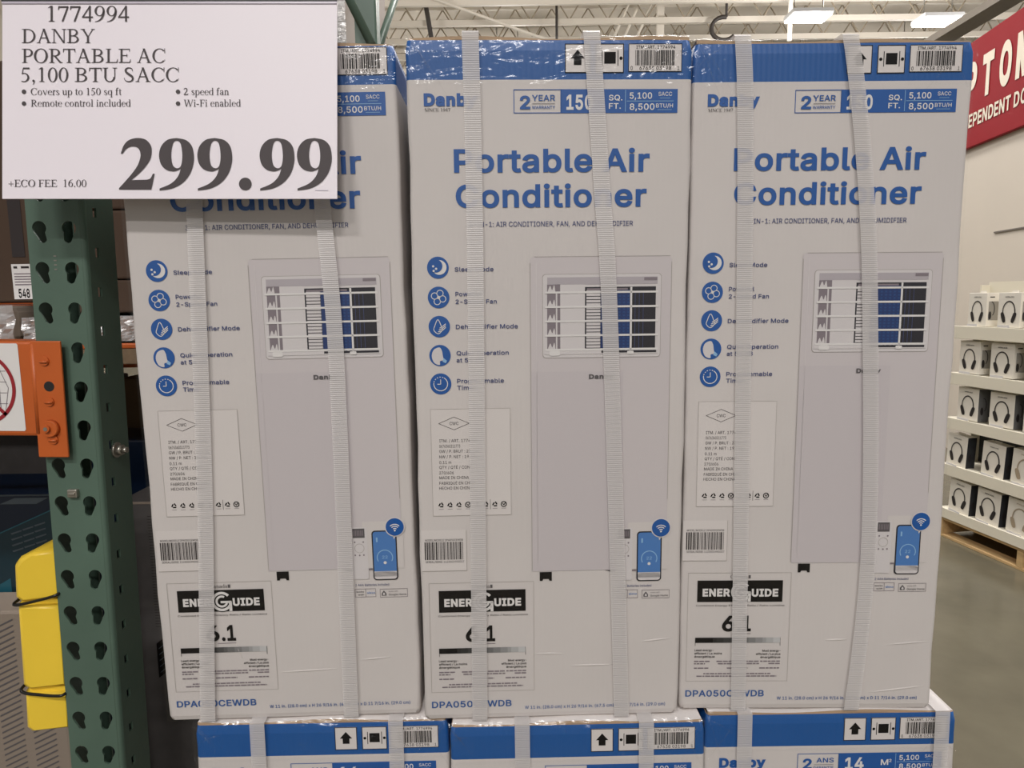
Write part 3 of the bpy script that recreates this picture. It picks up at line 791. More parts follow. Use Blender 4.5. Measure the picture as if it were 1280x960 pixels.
SHIP = [
    ('ITM. / ART. 1774994', 28.1, 76.0, 481.5), ('0676360311773', 27.9, 53.9, 488.4), ('GW / P. BRUT : 23.1 kg', 27.8, 77.8, 495.0), ('NW / P. NET : 19.2 kg', 27.6, 75.6, 501.9), ('0.11 m', 27.4, 42.4, 509.1),
    ('QTY / QTÉ / CONT : 1', 27.3, 75.4, 515.5), ('270/606', 27.1, 45.2, 522.5), ('MADE IN CHINA', 27.0, 64.1, 528.8), ('FABRIQUÉ EN CHINE', 26.8, 73.0, 535.9), ('HECHO EN CHINA', 26.6, 67.9, 542.3),
]


CREASES = {1: [(150, 790, 232, 787), (256, 776, 300, 773), (96, 745, 104, 770)], 2: [(143, 765, 186, 766), (190, 783, 252, 783), (284, 752, 326, 748)], 3: [(268, 765, 330, 760), (190, 758, 222, 757), (250, 832, 330, 822)]}


def carton(root, seed):
    rnd = random.Random(seed)
    b = MB()
    r = .005
    zs = [0, .006, .03] + [.03 + (H - .0505 - .03) * k / 16 for k in range(1, 17)] + [H - .034, H - .018, H - .006]
    rows = []
    ph = [rnd.uniform(0, 6) for _ in range(4)]

    for z in zs:
        j = [.0007 * math.sin(z * 21 + ph[q]) + .0005 * math.sin(z * 57 + ph[q] * 2) for q in range(4)]
        x0, x1 = -W / 2 + j[0], W / 2 + j[1]
        y0, y1 = 0, DEP
        if z == 0: x0 += .002; x1 -= .002; y0 += .0015
        if z == zs[-1]: x0 += .0022; x1 -= .0022; y0 += .002; y1 -= .002
        ring = []
        for cx, cy, a0 in ((x0 + r, y0 + r, 180), (x1 - r, y0 + r, 270), (x1 - r, y1 - r, 0), (x0 + r, y1 - r, 90)):
            for k in range(5):
                a = R(a0 + 22.5 * k)
                ring.append((cx + r * math.cos(a), cy + r * math.sin(a), z))
        rows.append(ring)
    n = len(rows[0])
    vs = [p for g in rows for p in g]
    for i in range(len(rows) - 1):
        m = 'blue' if zs[i] >= H - .0506 else 'carton white'
        for k in range(n):
            b.face([rows[i][k], rows[i][(k + 1) % n], rows[i + 1][(k + 1) % n], rows[i + 1][k]], m, k % 5 != 4)
    b.face(rows[0][::-1], 'carton liner')
    b.face(rows[-1], 'carton liner')
    for u0, v0, u1, v1 in CREASES.get(seed, []):      # ridges crushed into the lower front
        P = [(-W / 2 + (u0 + (u1 - u0) * k / 6) / 1000, .0004, H - (v0 + (v1 - v0) * k / 6) / 1000) for k in range(7)]
        b.tube(P, [.0003, .0010, .0013, .0014, .0012, .0009, .0003], 'carton white', 8)
    b.build('carton_body', root)
    # top flaps, edges lifted a little
    b = MB()
    for s in (0, 1):
        ya, yb = (.003, DEP / 2 - .001) if s == 0 else (DEP / 2 + .001, DEP - .003)
        N = 14
        top, bot = [], []
        for k in range(N + 1):
            x = -W / 2 + .004 + (W - .008) * k / N
            dz = .0022 + .0018 * math.sin(k * .7 + ph[0]) if s == 0 else .001
            top.append((x, dz)); bot.append((x, dz - .004))
        for k in range(N):
            (xa, za), (xb, zb) = top[k], top[k + 1]
            za_, zb_ = za + H - .005, zb + H - .005
            zc = H - .004
            for lo in (0, -.0038):
                b.face([(xa, ya, za_ + lo), (xb, ya, zb_ + lo), (xb, yb, zc + lo + .002), (xa, yb, zc + lo + .002)], 'carton white', True)
            b.face([(xa, ya, za_), (xb, ya, zb_), (xb, ya, zb_ - .0038), (xa, ya, za_ - .0038)], 'carton liner')
    b.build('top_flap', root)


def strap(root, P, z_bottom=True, wd=.0195, lift=.0042):
    """clear plastic band; P = [(u mm, v mm)] down the front, then over the top"""
    b = MB()
    Q = crom([(p[0], p[1]) for p in P], 6)
    pts = [(-W / 2 + u / 1000, -.0062 - .0006 * math.sin(i * .9), H - v / 1000) for i, (u, v) in enumerate(Q)]
    pts = [p for p in pts if p[2] > -.003]
    x0 = pts[0][0]
    pts[0] = (x0, -.006, H - .004)
    top = [(x0, DEP + .004, H - .02), (x0, DEP + .003, H + lift * .5), (x0, DEP * .5, H + lift), (x0, .02, H + lift * .95), (x0, -.001, H + lift * .8), (x0, -.0055, H + .0005)]
    low = [(pts[-1][0], -.005, -.0006), (pts[-1][0], .03, -.0008)] if z_bottom else []
    path = top + pts + low
    h = wd / 2
    for (ax, ay, az), (bx, by, bz) in zip(path[:-1], path[1:]):
        b.face([(ax - h, ay, az), (ax + h, ay, az), (bx + h, by, bz), (bx - h, by, bz)], 'strap plastic', False)
        # thin edge so the band has a thickness
    b.build('strap', root)


def wrap(root, seed):
    rnd = random.Random(seed)
    b = MB()
    ridges = [(rnd.uniform(0, W), rnd.uniform(.003, .012), rnd.uniform(.0003, .0012), rnd.uniform(-.02, .02)) for _ in range(16)]
    NX, NZ = 110, 16

    def yy(x, z):
        y = -.0022
        for u, s, a, k in ridges: y -= a * math.exp(-((x - u - k * (z / H)) / s) ** 2)
        return y
    G = []
    for j in range(NZ + 1):
        z = .001 + (H - .053) * j / NZ
        G.append([(-W / 2 + W * i / NX, yy(W * i / NX, z), z) for i in range(NX + 1)])
    for j in range(NZ):
        for i in range(NX):
            b.face([G[j][i], G[j][i + 1], G[j + 1][i + 1], G[j + 1][i]], 'wrap film', True)
    # gathered film over the top edge: tight crinkles that catch the lamps
    NX, NZ = 90, 10
    G = []
    for j in range(NZ + 1):
        t = j / NZ
        row = []
        for i in range(NX + 1):
            x = W * i / NX
            edge = min(x, W - x)
            amp = .0007 + .0028 * math.exp(-edge / .03)
            yv = -.0026 - abs(math.sin(x * 210 + 5 * t + seed) * math.sin(x * 67 - 9 * t)) * amp
            z = H - .056 + t * .0562
            if t > .9: yv += (t - .9) * .06
            row.append((-W / 2 - .001 + (W + .002) * i / NX, yv, z))
        G.append(row)
    for j in range(NZ):
        for i in range(NX):
            b.face([G[j][i], G[j][i + 1], G[j + 1][i + 1], G[j + 1][i]], 'crinkle film', True)
    # stray folds pulled diagonally to the corners
    for k in range(6):
        s = 1 if k % 2 else -1
        xa = s * (W / 2 - .001)
        xb = s * (W / 2 - rnd.uniform(.02, .06))
        za, zb = H - rnd.uniform(0, .01), H - rnd.uniform(.02, .075)
        if k % 3 == 2: za, zb = zb, za - .01
        b.tube([(xa, -.004, za), ((xa + xb) / 2, -.0055, (za + zb) / 2 + .003), (xb, -.004, zb)], [.0006, .0011, .0004], 'crinkle film', 5)
    b.build('plastic_wrap', root)


def front(root, fr=False, du=0, dv=0, ku=1.0):
    def printer():
        b = MB()
        return b, Print(b, lambda u, v, d: (-W / 2 + (u * ku + du) / 1000, -.0003 - d, H - (v + dv) / 1000))
    # handling marks and bar code in the blue band
    b, p = printer()
    for u0, u1 in ((185.5, 215), (221.5, 254.5)):
        p.rect(u0, 10.8, u1, 43.2, 'sticker', 1); p.frame(u0, 10.8, u1, 43.2, .9, 'ink black', 2)
    p.poly([(200.3, 17.5), (208.5, 27), (204.8, 27), (204.8, 34.5), (195.8, 34.5), (195.8, 27), (192.1, 27)], 'ink black', 2)
    p.rect(231.5, 20, 245, 33, 'ink black', 2)
    for u in (228.6, 247.2): p.rect(u, 18, u + .9, 35.5, 'ink black', 2)
    for u in (225.3, 251.2): p.disc(u, 27, 1.9, 'ink black', 2)
    b.build('handling_marks', root)
    b, p = printer()
    p.rect(260, 10.8, 323, 42, 'sticker', 1); p.frame(260, 10.8, 323, 42, .7, 'ink black', 2)
    p.text('ITM./ART. 1774994', 269, 315, 16.4, 3.6, 'ink black', 10)
    p.bars(268, 18, 316, 35, 'ink black', 3)
    p.text('0', 262.5, 265, 40, 4.2, 'ink black', 4); p.text('67638 03198', 273, 310.5, 40, 4.2, 'ink black', 4); p.text('1', 318, 320, 40, 4.2, 'ink black', 4)
    b.build('item_barcode', root)
    # brand line and the strip of figures
    b, p = printer()
    p.text('Danby', 19.8, 82.5, 78.9, 14.4, 'ink blue', 48)
    p.serif('SINCE 1947', 20.6, 50.5, 86.0, 3.6, 'ink dark')
    b.build('brand_print', root)
    b, p = printer()
    p.frame(124.9, 61.4, 181, 88.4, .9, 'ink blue', 1); p.rect(180.5, 61.4, 318.9, 88.4, 'ink blue', 1)
    p.rect(256.6, 62.6, 257.2, 87, 'ink screen light', 2); p.rect(258.5, 74.7, 314, 75.3, 'ink screen light', 2)
    p.rect(147, 77.2, 173.5, 77.7, 'ink grey', 2); p.rect(298, 71.5, 310, 72, 'ink screen light', 2); p.rect(295, 84.6, 312, 85.1, 'ink screen light', 2)
    for t in (INK_FR if fr else INK): p.text(*t)
    b.build('figures_strip', root)
    if fr: return
    b, p = printer()
    for t in TITLE: p.text(*t)
    b.build('title_print', root)
    # round pictograms and their words
    b, p = printer()
    for t in FEAT: p.text(*t, 'ink navy', 12)
    for v in (266.6, 302.3, 337.6, 373.0, 408.1): p.disc(31.6, v, 13.1, 'ink blue', 1, 40)
    p.disc(33.2, 266.4, 8.8, 'ink white', 2); p.disc(29.2, 264.6, 7.9, 'ink blue', 3)
    for u, v in ((26, 265), (29.5, 268), (26.5, 270.5)): p.disc(u, v, 1.4, 'ink white', 4, 10)
    for k in range(4):
        a = R(20 + 90 * k)
        p.ring(31.6 + 5.2 * math.cos(a), 302.3 + 5.2 * math.sin(a), 4.3, .9, 'ink white', 2, a0=math.degrees(a) - 215, a1=math.degrees(a) + 130, n=20)
    p.disc(31.6, 302.3, 1.3, 'ink white', 2, 12)
    Q = crom([(30, 329), (26, 337), (25, 342), (30, 346.3), (35, 342), (34, 337)], 5, True)
    p.line(Q + Q[:1], .9, 'ink white', 2)
    for k in range(3): p.line([(30 + k, 344 - 2.3 * k), (35, 342.5 - 2.4 * k), (39.5, 338.5 - 2.1 * k)], 1.0, 'ink white', 2)
    Q = crom([(31, 363), (24, 366), (21.5, 374), (24.5, 382), (31, 384.5), (31.5, 380), (35.5, 378.5), (35, 373), (34, 367)], 5, True)
    p.poly(Q, 'ink light', 2)
    p.poly([(36, 376), (40, 379.5), (38.5, 382.5), (34.5, 380.5)], 'ink screen light', 3)
    p.ring(31.6, 408.1, 9, 1.0, 'ink white', 2, a0=-60, a1=190); 
    for k in range(5): p.ring(31.6, 408.1, 9, 1.0, 'ink white', 2, a0=195 + 22 * k, a1=205 + 22 * k, n=2)
    p.line([(31.6, 402.5), (31.6, 408.4), (27.5, 408.4)], .9, 'ink white', 2)
    b.build('feature_print', root)
    # picture of the appliance
    b, p = printer()
    p.rrect(142.5, 254.4, 316, 652.5, 6, 'ink lilac light', 1); p.rect(142.5, 395, 258, 652.5, 'ink lilac', 2); p.rect(266, 590, 318, 653, 'carton white', 2)
    p.rect(142.6, 262, 143.2, 651, 'ink line', 3); p.rect(148, 254.6, 314, 255.1, 'ink line', 2); p.rect(315.4, 262, 316, 560, 'ink line', 2)
    p.rect(150, 262, 150.6, 640, 'ink light', 2)
    p.rrect(157.6, 275.7, 303.4, 378.1, 4, 'ink line', 2); p.rrect(158.2, 276.3, 302.8, 377.5, 4, 'ink light', 3)
    p.rect(163.5, 279.7, 298.5, 288.5, 'ink lilac dark', 4); p.rect(282, 280.5, 298, 284, 'ink mid', 5)
    p.rect(163.4, 288.1, 179.4, 371.1, 'ink mid', 4); p.rect(174, 297, 175.8, 371, 'ink light', 5)
    for k in range(5):
        vb = 297.8 + 17.5 * k
        p.poly(crom([(164, vb - 1), (167, vb - 8), (169.5, vb - 3), (172, vb - 9), (173.5, vb - 1)], 4), 'ink light', 5)
    p.rect(179.4, 288.3, 209.6, 371.4, 'ink light', 4)
    p.rect(209.6, 291.6, 296.6, 295.6, 'ink midnight', 4); p.rect(212, 293.2, 262, 295.6, 'ink mid', 5)
    p.rect(209.6, 295.6, 211.4, 369, 'ink midnight', 4); p.rect(211.4, 295.6, 229.4, 369, 'ink light', 4)
    for k in range(18): p.rect(211.4, 298.5 + 3.95 * k, 229.4, 299.3 + 3.95 * k, 'ink midnight', 5)
    p.rect(228.6, 295.6, 267, 371.6, 'ink coil', 4); p.rect(266, 295.6, 296.6, 371.6, 'ink midnight', 4)
    for c in range(5):
        for k in range(19): p.rect(240 + c * 5.4, 298 + 3.9 * k, 242.6 + c * 5.4, 300.2 + 3.9 * k, 'ink coil light', 5)
    for c in range(3): p.rect(271 + c * 5, 298, 271.5 + c * 5, 370, 'ink navy', 5)
    for v in (297.8, 315.3, 332.8, 350.2, 367.6): p.rect(161, v - 1.1, 299.5, v + 1.3, 'ink white', 6)
    p.rect(265, 292, 267.4, 371, 'ink white', 6); p.rect(160, 368.9, 300, 373.5, 'ink light', 5); p.rect(230, 369.4, 298, 372, 'ink midnight', 6)
    p.rrect(166, 369, 179, 375, 2, 'ink white', 6); p.rrect(262, 370, 270, 374, 1, 'ink white', 7)
    p.poly([(296.6, 296), (300, 296), (298, 310), (299, 316), (296.6, 316)], 'ink light', 5)
    p.text('Danby', 214.9, 245.8, 403.9, 5.8, 'ink grey', 40, 5)
    p.poly([(152.5, 653.6), (168.1, 653.6), (168.1, 665.5), (165, 665.5), (164, 663), (157, 663), (156, 665.5), (152.5, 665.5)], 'ink black', 2)
    p.poly([(236, 652.5), (250, 652.5), (250, 656), (244, 655)], 'ink grey', 2); p.rect(271.6, 652, 277, 655, 'ink mid', 2)
    b.build('product_picture', root)
    b, p = printer()
    p.rrect(250.9, 597.0, 271.6, 666.8, 2, 'ink light', 3); p.rect(253.2, 598.6, 268.6, 611, 'ink grey', 4)
    for k in range(6): p.rect(254.5 + 2.2 * k, 601, 255.6 + 2.2 * k, 608, 'ink mid', 5)
    p.ring(261.2, 625, 6.2, .5, 'ink line', 4)
    for u, v in ((255.5, 616.5), (266.5, 616.5), (255.5, 634), (261.2, 634.3), (266.5, 634)): p.disc(u, v, 1.1, 'ink mid', 5, 10)
    p.rrect(277.4, 601.9, 309.6, 668.6, 4.5, 'ink midnight', 3); p.rrect(279, 603.5, 308, 667, 3.4, 'ink screen', 4)
    p.rect(279, 656.5, 308, 663.6, 'ink light', 5); p.rrect(279, 657, 308, 667, 3.4, 'ink light', 5)
    p.ring(293.5, 638, 10.5, 1.1, 'ink screen light', 5, a0=150, a1=390); p.disc(293.5, 645, 2.0, 'ink white', 5, 14)
    p.text('22', 290, 297, 639.5, 4, 'ink screen light', 6, 5); p.rect(283, 611, 285, 617, 'ink screen light', 5)
    p.disc(307.9, 597.3, 13.0, 'ink light', 6, 40); p.disc(307.9, 597.3, 11.6, 'ink blue', 7, 40); p.poly([(305, 608), (309.5, 608), (306, 614)], 'ink light', 6)
    for k in range(3): p.ring(307.9, 602, 3.5 + 2.7 * k, 1.2, 'ink white', 8, a0=225, a1=315, n=12)
    p.disc(307.9, 602, 1.2, 'ink white', 8, 12)
    p.text('2 AAA Batteries included', 253.4, 297.1, 676.3, 3.0, 'ink navy', 2)
    for u0, u1, v0, v1 in ((252.4, 279.5, 679.9, 691.3), (284.8, 320.8, 680.8, 692.3)): p.frame(u0, v0, u1, v1, .5, 'ink mid', 2)
    p.rect(266, 680.5, 266.5, 691, 'ink mid', 2); p.text('works', 254, 264, 685, 2.2, 'ink grey', 10); p.text('with', 256, 264, 689, 2.2, 'ink grey', 10); p.text('alexa', 268, 278, 687, 3, 'ink screen', 2)
    p.poly([(287, 687), (290, 683), (293, 687), (293, 690), (287, 690)], 'ink grey', 2); p.poly([(288.6, 687.3), (290, 685.4), (291.4, 687.3), (291.4, 689), (288.6, 689)], 'ink light', 3)
    p.text('works with', 296, 308, 685.4, 2.0, 'ink mid', 0); p.text('Google Home', 296, 319, 690, 2.6, 'ink grey', 4)
    b.build('remote_and_phone_print', root)
    # white transport label
    b, p = printer()
    p.rect(17.9, 439.5, 117.0, 576.6, 'sticker', 1); p.frame(17.9, 439.5, 117.0, 576.6, .35, 'ink line', 2)
    p.line([(27.8, 457.8), (46.8, 449.7), (65.8, 457.8), (46.8, 465.9), (27.8, 457.8)], .55, 'ink dark', 2)
    lab = b.build('transport_label', root)
    b, p = printer()
    p.text('CWC', 41.3, 52.4, 459.8, 3.9, 'ink dark', 2)
    for t in SHIP: p.text(*t, 3.7, 'ink dark', 2)
    b.build('label_text', lab)
    b, p = printer()
    for k, u in enumerate((28.5, 39.7, 51.0, 62.4, 73.8, 84.9, 96.4, 107.5)):
        if k in (3, 7): p.ring(u, 562.4, 3.9, 1.2, 'ink black', 2, n=20); p.line([(u - 1.6, 561), (u, 563.5), (u + 2, 560.5)], 1, 'ink black', 3)
        elif k == 4: p.text('3', u - 1.8, u + 1.8, 566, 7, 'ink black', 20)
        else: p.recycle(u, 562.4, 4, 'ink black')
        p.rect(u - 3, 567.5, u + 3, 568, 'ink mid', 2)
    p.rect(90.3, 556, 90.8, 569, 'ink dark', 2)
    b.build('recycling_marks', lab)
    b, p = printer()
    p.rect(2, 595.3, 59.5, 649.5, 'sticker', 1); p.rect(59, 595.3, 59.5, 649.5, 'ink line', 2); p.rect(2, 649, 59.5, 649.5, 'ink line', 2)
    lab = b.build('barcode_sticker', root)
    b, p = printer()
    p.bars(6.1, 610.8, 55.9, 634.3, 'ink dark', 11)
    p.text('MODEL/MODELE DPA050CEWDB', 7, 55, 609.6, 2.7, 'ink dark', 4); p.text('SERIAL/SERIE 1123001950027', 7, 56, 638.4, 2.7, 'ink dark', 4)
    b.build('barcode', lab)
    # energy rating panel
    b, p = printer()
    p.frame(9.9, 665.7, 144.8, 815.9, .45, 'ink line', 1)
    p.serif('Canada', 65.2, 88, 673.4, 5.0, 'ink grey')
    p.rect(88.6, 669, 91.6, 673.4, 'ink grey', 2)
    lab = b.build('energy_label', root)
    b, p = printer()
    p.rect(22.4, 676.2, 134.1, 705.6, 'ink black', 1)
    p.text('ENER', 29.3, 65.5, 697.2, 10.8, 'ink white', 42); p.text('UIDE', 93.5, 128.3, 697.6, 10.8, 'ink white', 42)
    p.disc(79.6, 692, 14.2, 'ink black', 2, 40); p.ring(79.6, 691.7, 13.2, 3.4, 'ink white', 3, a0=30, a1=318, n=44)
    p.ring(79.6, 691.7, 8.2, 2.8, 'ink white', 3, a0=20, a1=300, n=30); p.rect(78, 691, 92, 694, 'ink white', 3); p.rect(88.6, 692, 92.4, 705, 'ink white', 3)
    b.build('energy_banner', lab)
    b, p = printer()
    p.text('Combined Energy Efficiency Ratio / Ratio combine', 21.2, 137.0, 711.4, 2.2, 'ink dark', 0)
    p.text('6', 56.0, 73, 745.2, 21.8, 'ink black', 24); p.text('.', 76.0, 80.5, 745.2, 21.8, 'ink black', 24); p.text('1', 83, 94.1, 745.2, 21.8, 'ink black', 24)
    p.rect(70, 748.8, 94, 749.6, 'ink mid', 2)
    for k in range(24): p.rect(21.1 + 112.4 * k / 24, 754.7, 21.1 + 112.4 * (k + 1) / 24, 761.9, 'ink black' if k < 5 else 'ink ramp %d' % min(11, int((k - 4) * .57)), 2)
    for u in (21.1, 133.1): p.rect(u, 754.7, u + .5, 766, 'ink black', 2)
    for k, (l, r_) in enumerate((('Least energy-', 'Most energy-'), ('efficient / La moins', 'efficient / La plus'), ('énergétique', 'énergétique'))):
        p.text(l, 20.6, (45.7, 57.1, 47.6)[k], 773.5 + 4.5 * k, 2.9, 'ink black', 12); p.text(r_, (110.4, 102, 108)[k], 134.4, 774.5 + 4.5 * k, 2.9, 'ink black', 12)
    rnd = random.Random(5)
    for v, spans in ((788.1, ((20.4, 41), (50, 106), (108, 134))), (791.4, ((20.4, 35), (52, 107), (119, 134))), (797.6, ((20.4, 40), (64, 92), (107, 134))), (805.4, ((33, 122),)), (808.9, ((24, 130),))):
        for a, z in spans:
            u = a
            while u < z:
                wd = rnd.uniform(2.5, 8)
                p.rect(u, v - 1.2, min(z, u + wd), v + .5, 'ink mid', 2)
                u += wd + .9
    b.build('rating_print', lab)
    b, p = printer()
    p.text('DPA050CEWDB', 9.8, 114.4, 837.1, 9.0, 'ink blue2', 18)
    p.text('W 11 in. (28.0 cm) x H 26 9/16 in. (67.5 cm) x D 11 7/16 in. (29.0 cm)', 131.9, 318.0, 842.0, 4.4, 'ink blue2', 10)
    b.build('model_line', root)


def ac_box(label, x, y, z, yaw, lean, roll, straps, seed, group, fr=False, **kw):
    a = R(yaw)
    # base of the thing: middle of its lower front edge
    e = empty('air_conditioner_box', (x + W / 2 * math.cos(a), y + W / 2 * math.sin(a), z))
    e.rotation_mode = 'ZXY'
    e.rotation_euler = (R(lean), R(-roll), a)
    tag(e, label, 'box', group)
    carton(e, seed)
    front(e, fr, **kw)
    wrap(e, seed)
    for s in straps: strap(e, s, not fr, lift=.0012 if fr else .0042)
    return e


ZB = .9962
g1, g2 = 'air conditioner boxes in the upper row', 'air conditioner boxes in the lower row'
ac_box('left box of the upper row, white and blue, partly behind the price sign', -.4629, .8488, ZB, .99, .08, .42,
       [[(92, 2), (89.1, 181.4), (75.1, 528.3), (54.8, 852)], [(236, 2), (242.0, 184.3), (249.1, 379.1), (243.7, 852)]], 1, g1, du=3.5, dv=-2.5)
ac_box('middle box of the upper row, white and blue, between two others', -.1209, .841, ZB, 1.57, .38, -.18,
       [[(75.5, 2), (77.0, 233.8), (72.6, 852)], [(216.0, 2), (229.4, 178.6), (240.3, 341.4), (259.3, 852)]], 2, g1)
ac_box('right box of the upper row, white and blue, beside the open aisle', .2170, .8562, ZB, -.35, -.47, -.42,
       [[(56.8, 2), (65.4, 177.7), (77.9, 852)], [(184.8, 2), (207.2, 140.8), (225.4, 335.0), (239.0, 646.5), (227.5, 852)]], 3, g1, du=-1.5, dv=-1.2)
ZL = .1415
for k, (lab, x, y, yaw, s0, s1, dz) in enumerate((
        ('left box of the lower row, blue topped, cut off below', -.4276, .8445, .60, 85.4, 267.7, -.0022),
        ('middle box of the lower row, blue topped, cut off below', -.0884, .8330, .80, 95.4, 257.5, -.0022),
        ('right box of the lower row, blue topped, its white top partly bare', .2512, .8500, .10, 51.1, 313.1, -.0015))):
    ac_box(lab, x, y, ZL + dz + .002, yaw, 0, 0, [[(s0, 2), (s0, 400), (s0, 851)], [(s1, 2), (s1, 400), (s1, 851)]], 11 + k, g2, fr=True)


def pallet(root, w_, d_, h=.138, tone='wood'):
    b = MB()
    for k in range(7):
        y = k * (d_ - .09) / 6
        b.box(0, y, h - .018, w_, y + .09, h, tone, .002)
    b.build('deck_board', root)
    for k in range(3):
        x = k * (w_ - .04) / 2
        b = MB(); b.box(x, 0, .018, x + .04, d_, h - .019, tone, .002); b.build('stringer', root)
    b = MB()
    for k in range(3):
        y = k * (d_ - .09) / 2
        b.box(0, y, 0, w_, y + .09, .017, tone, .002)
    b.build('bottom_board', root)


e = empty('wooden_pallet', (-.46, .80, 0)); tag(e, 'wooden pallet under the lower row of appliance boxes, below the picture', 'pallet')
pallet(e, 1.10, .9)

# ================================================================== PRICE SIGN (leans back against the left box)
SD = .79
CW, CH = 418.8 / F_PX * SD, 247.2 / F_PX * SD
px, py = (2.6 - 640) / F_PX * SD, (248.6 - 480) / F_PX * SD
sp = Vector((0, 0, CAM_Z)) + rgt * px - upv * py + fwd * SD
e = empty('price_sign')
e.matrix_world = Matrix(((rgt.x, fwd.x, upv.x, sp.x), (rgt.y, fwd.y, upv.y, sp.y), (rgt.z, fwd.z, upv.z, sp.z), (0, 0, 0, 1)))
tag(e, 'white price card with black serif lettering leaning over the top of the left box', 'sign')
b = MB(); b.box(0, 0, 0, CW, .0016, CH - .0005, 'sign card', .0004); card = b.build('card', e)
b = MB(); b.box(0, -.0012, CH - .0036, CW, .0022, CH + .0006, 'sign lip', .0004); b.box(0, -.0016, CH - .0008, CW, .0024, CH + .0014, 'dark metal'); b.build('holder_lip', e)
b = MB()
b.box(.02, .0022, CH - .016, .055, .024, CH - .010, 'dark metal', .001); b.box(.02, .0222, CH - .04, .055, .024, CH - .010, 'dark metal'); b.build('holder_clip', e)
b = MB()
K = SD / F_PX / 2.909 * 1000        # millimetres per unit of the sign drawing below
p = Print(b, lambda u, v, d: ((u - 7.6) * K / 1000, -.0003 - d, CH - (v - 4.0) * K / 1000))
KS = lambda u, v, d: ((u - 7.6) * K / 1000, -.0003 - d, CH - (v - 4.0) * K / 1000)
for nm, rows_ in (('product_lines', (('1774994', 176, 470, 79, 56), ('DANBY', 80, 346, 157, 51), ('PORTABLE AC', 80, 601, 229, 51), ('5,100 BTU SACC', 78, 651, 298, 51))),
                  ('left_bullet_lines', (('Covers up to 150 sq ft', 113, 443, 346, 25), ('Remote control included', 113, 476, 388, 25))),
                  ('right_bullet_lines', (('2 speed fan', 669, 833, 346, 25), ('Wi-Fi enabled', 669, 876, 388, 25))),
                  ('fee_line', (('+ECO FEE  16.00', 32, 315, 680, 26),))):
    b = MB()
    p = Print(b, KS)
    for t, u0, u1, vb, cap in rows_: p.serif(t, u0, u1, vb, cap, 'sign ink', 1)
    if 'bullet' in nm:
        for v in (334, 377): p.disc(88 if 'left' in nm else 648, v, 8, 'sign ink', 1, 20)
    b.build(nm, card)
b = MB()
p = Print(b, KS)
p.rect(1146, 691, 1194, 694, 'sign lip', 1)
b.build('print_code', card)
b = MB()
K2 = K * 2.909 / 4.2667
p = Print(b, lambda u, v, d: ((u - 0) * K2 / 1000 + (140 - 2.6) / F_PX * SD, -.0003 - d, CH - (v / 4.2667 + 150 - 1.4) / F_PX * SD))
two = crom([(48, 181), (62, 140), (88, 110), (132, 97), (178, 104), (206, 132), (213, 167), (206, 208), (184, 244), (148, 284), (104, 321)], 4) + [(188, 319)] + crom([(188, 319), (206, 312), (219, 287)], 4) + [(229, 287), (211, 372), (39, 372), (39, 364)] + crom([(39, 364), (100, 296), (136, 246), (151, 206), (153, 180), (144, 155), (124, 143), (98, 144), (74, 158), (58, 181)], 4)
p.poly(two, 'sign ink', 1)
for dx in (0, 204, 536, 735):
    o_ = crom([(345, 97), (298, 106), (264, 140), (252, 187), (262, 236), (290, 266), (326, 275), (350, 270), (368, 261)], 5) + crom([(368, 261), (352, 303), (315, 340), (255, 366)], 5) + [(255, 377)] + crom([(255, 377), (322, 366), (378, 336), (416, 290), (434, 240), (438, 195), (428, 142), (396, 108), (345, 97)], 5)
    # keep the loop simple: drop doubled points
    O2 = []
    for q in o_:
        if not O2 or (q[0] - O2[-1][0]) ** 2 + (q[1] - O2[-1][1]) ** 2 > .2: O2.append(q)
    if (O2[0][0] - O2[-1][0]) ** 2 + (O2[0][1] - O2[-1][1]) ** 2 < .2: O2.pop()
    inn = crom([(345, 111), (326, 128), (317, 185), (325, 240), (348, 258), (369, 244), (376, 190), (367, 128)], 5, True)
    vs, tr = fill([O2, inn])
    b.mesh([p.pt(v[0] + dx, v[1], 1) for v in vs], tr, 'sign ink')
p.disc(712, 342, 34, 'sign ink', 1, 32)
b.build('price_figures', card)

# ================================================================== PALLET RACK ON THE LEFT
LEAN = R(.94)
PW = .0722


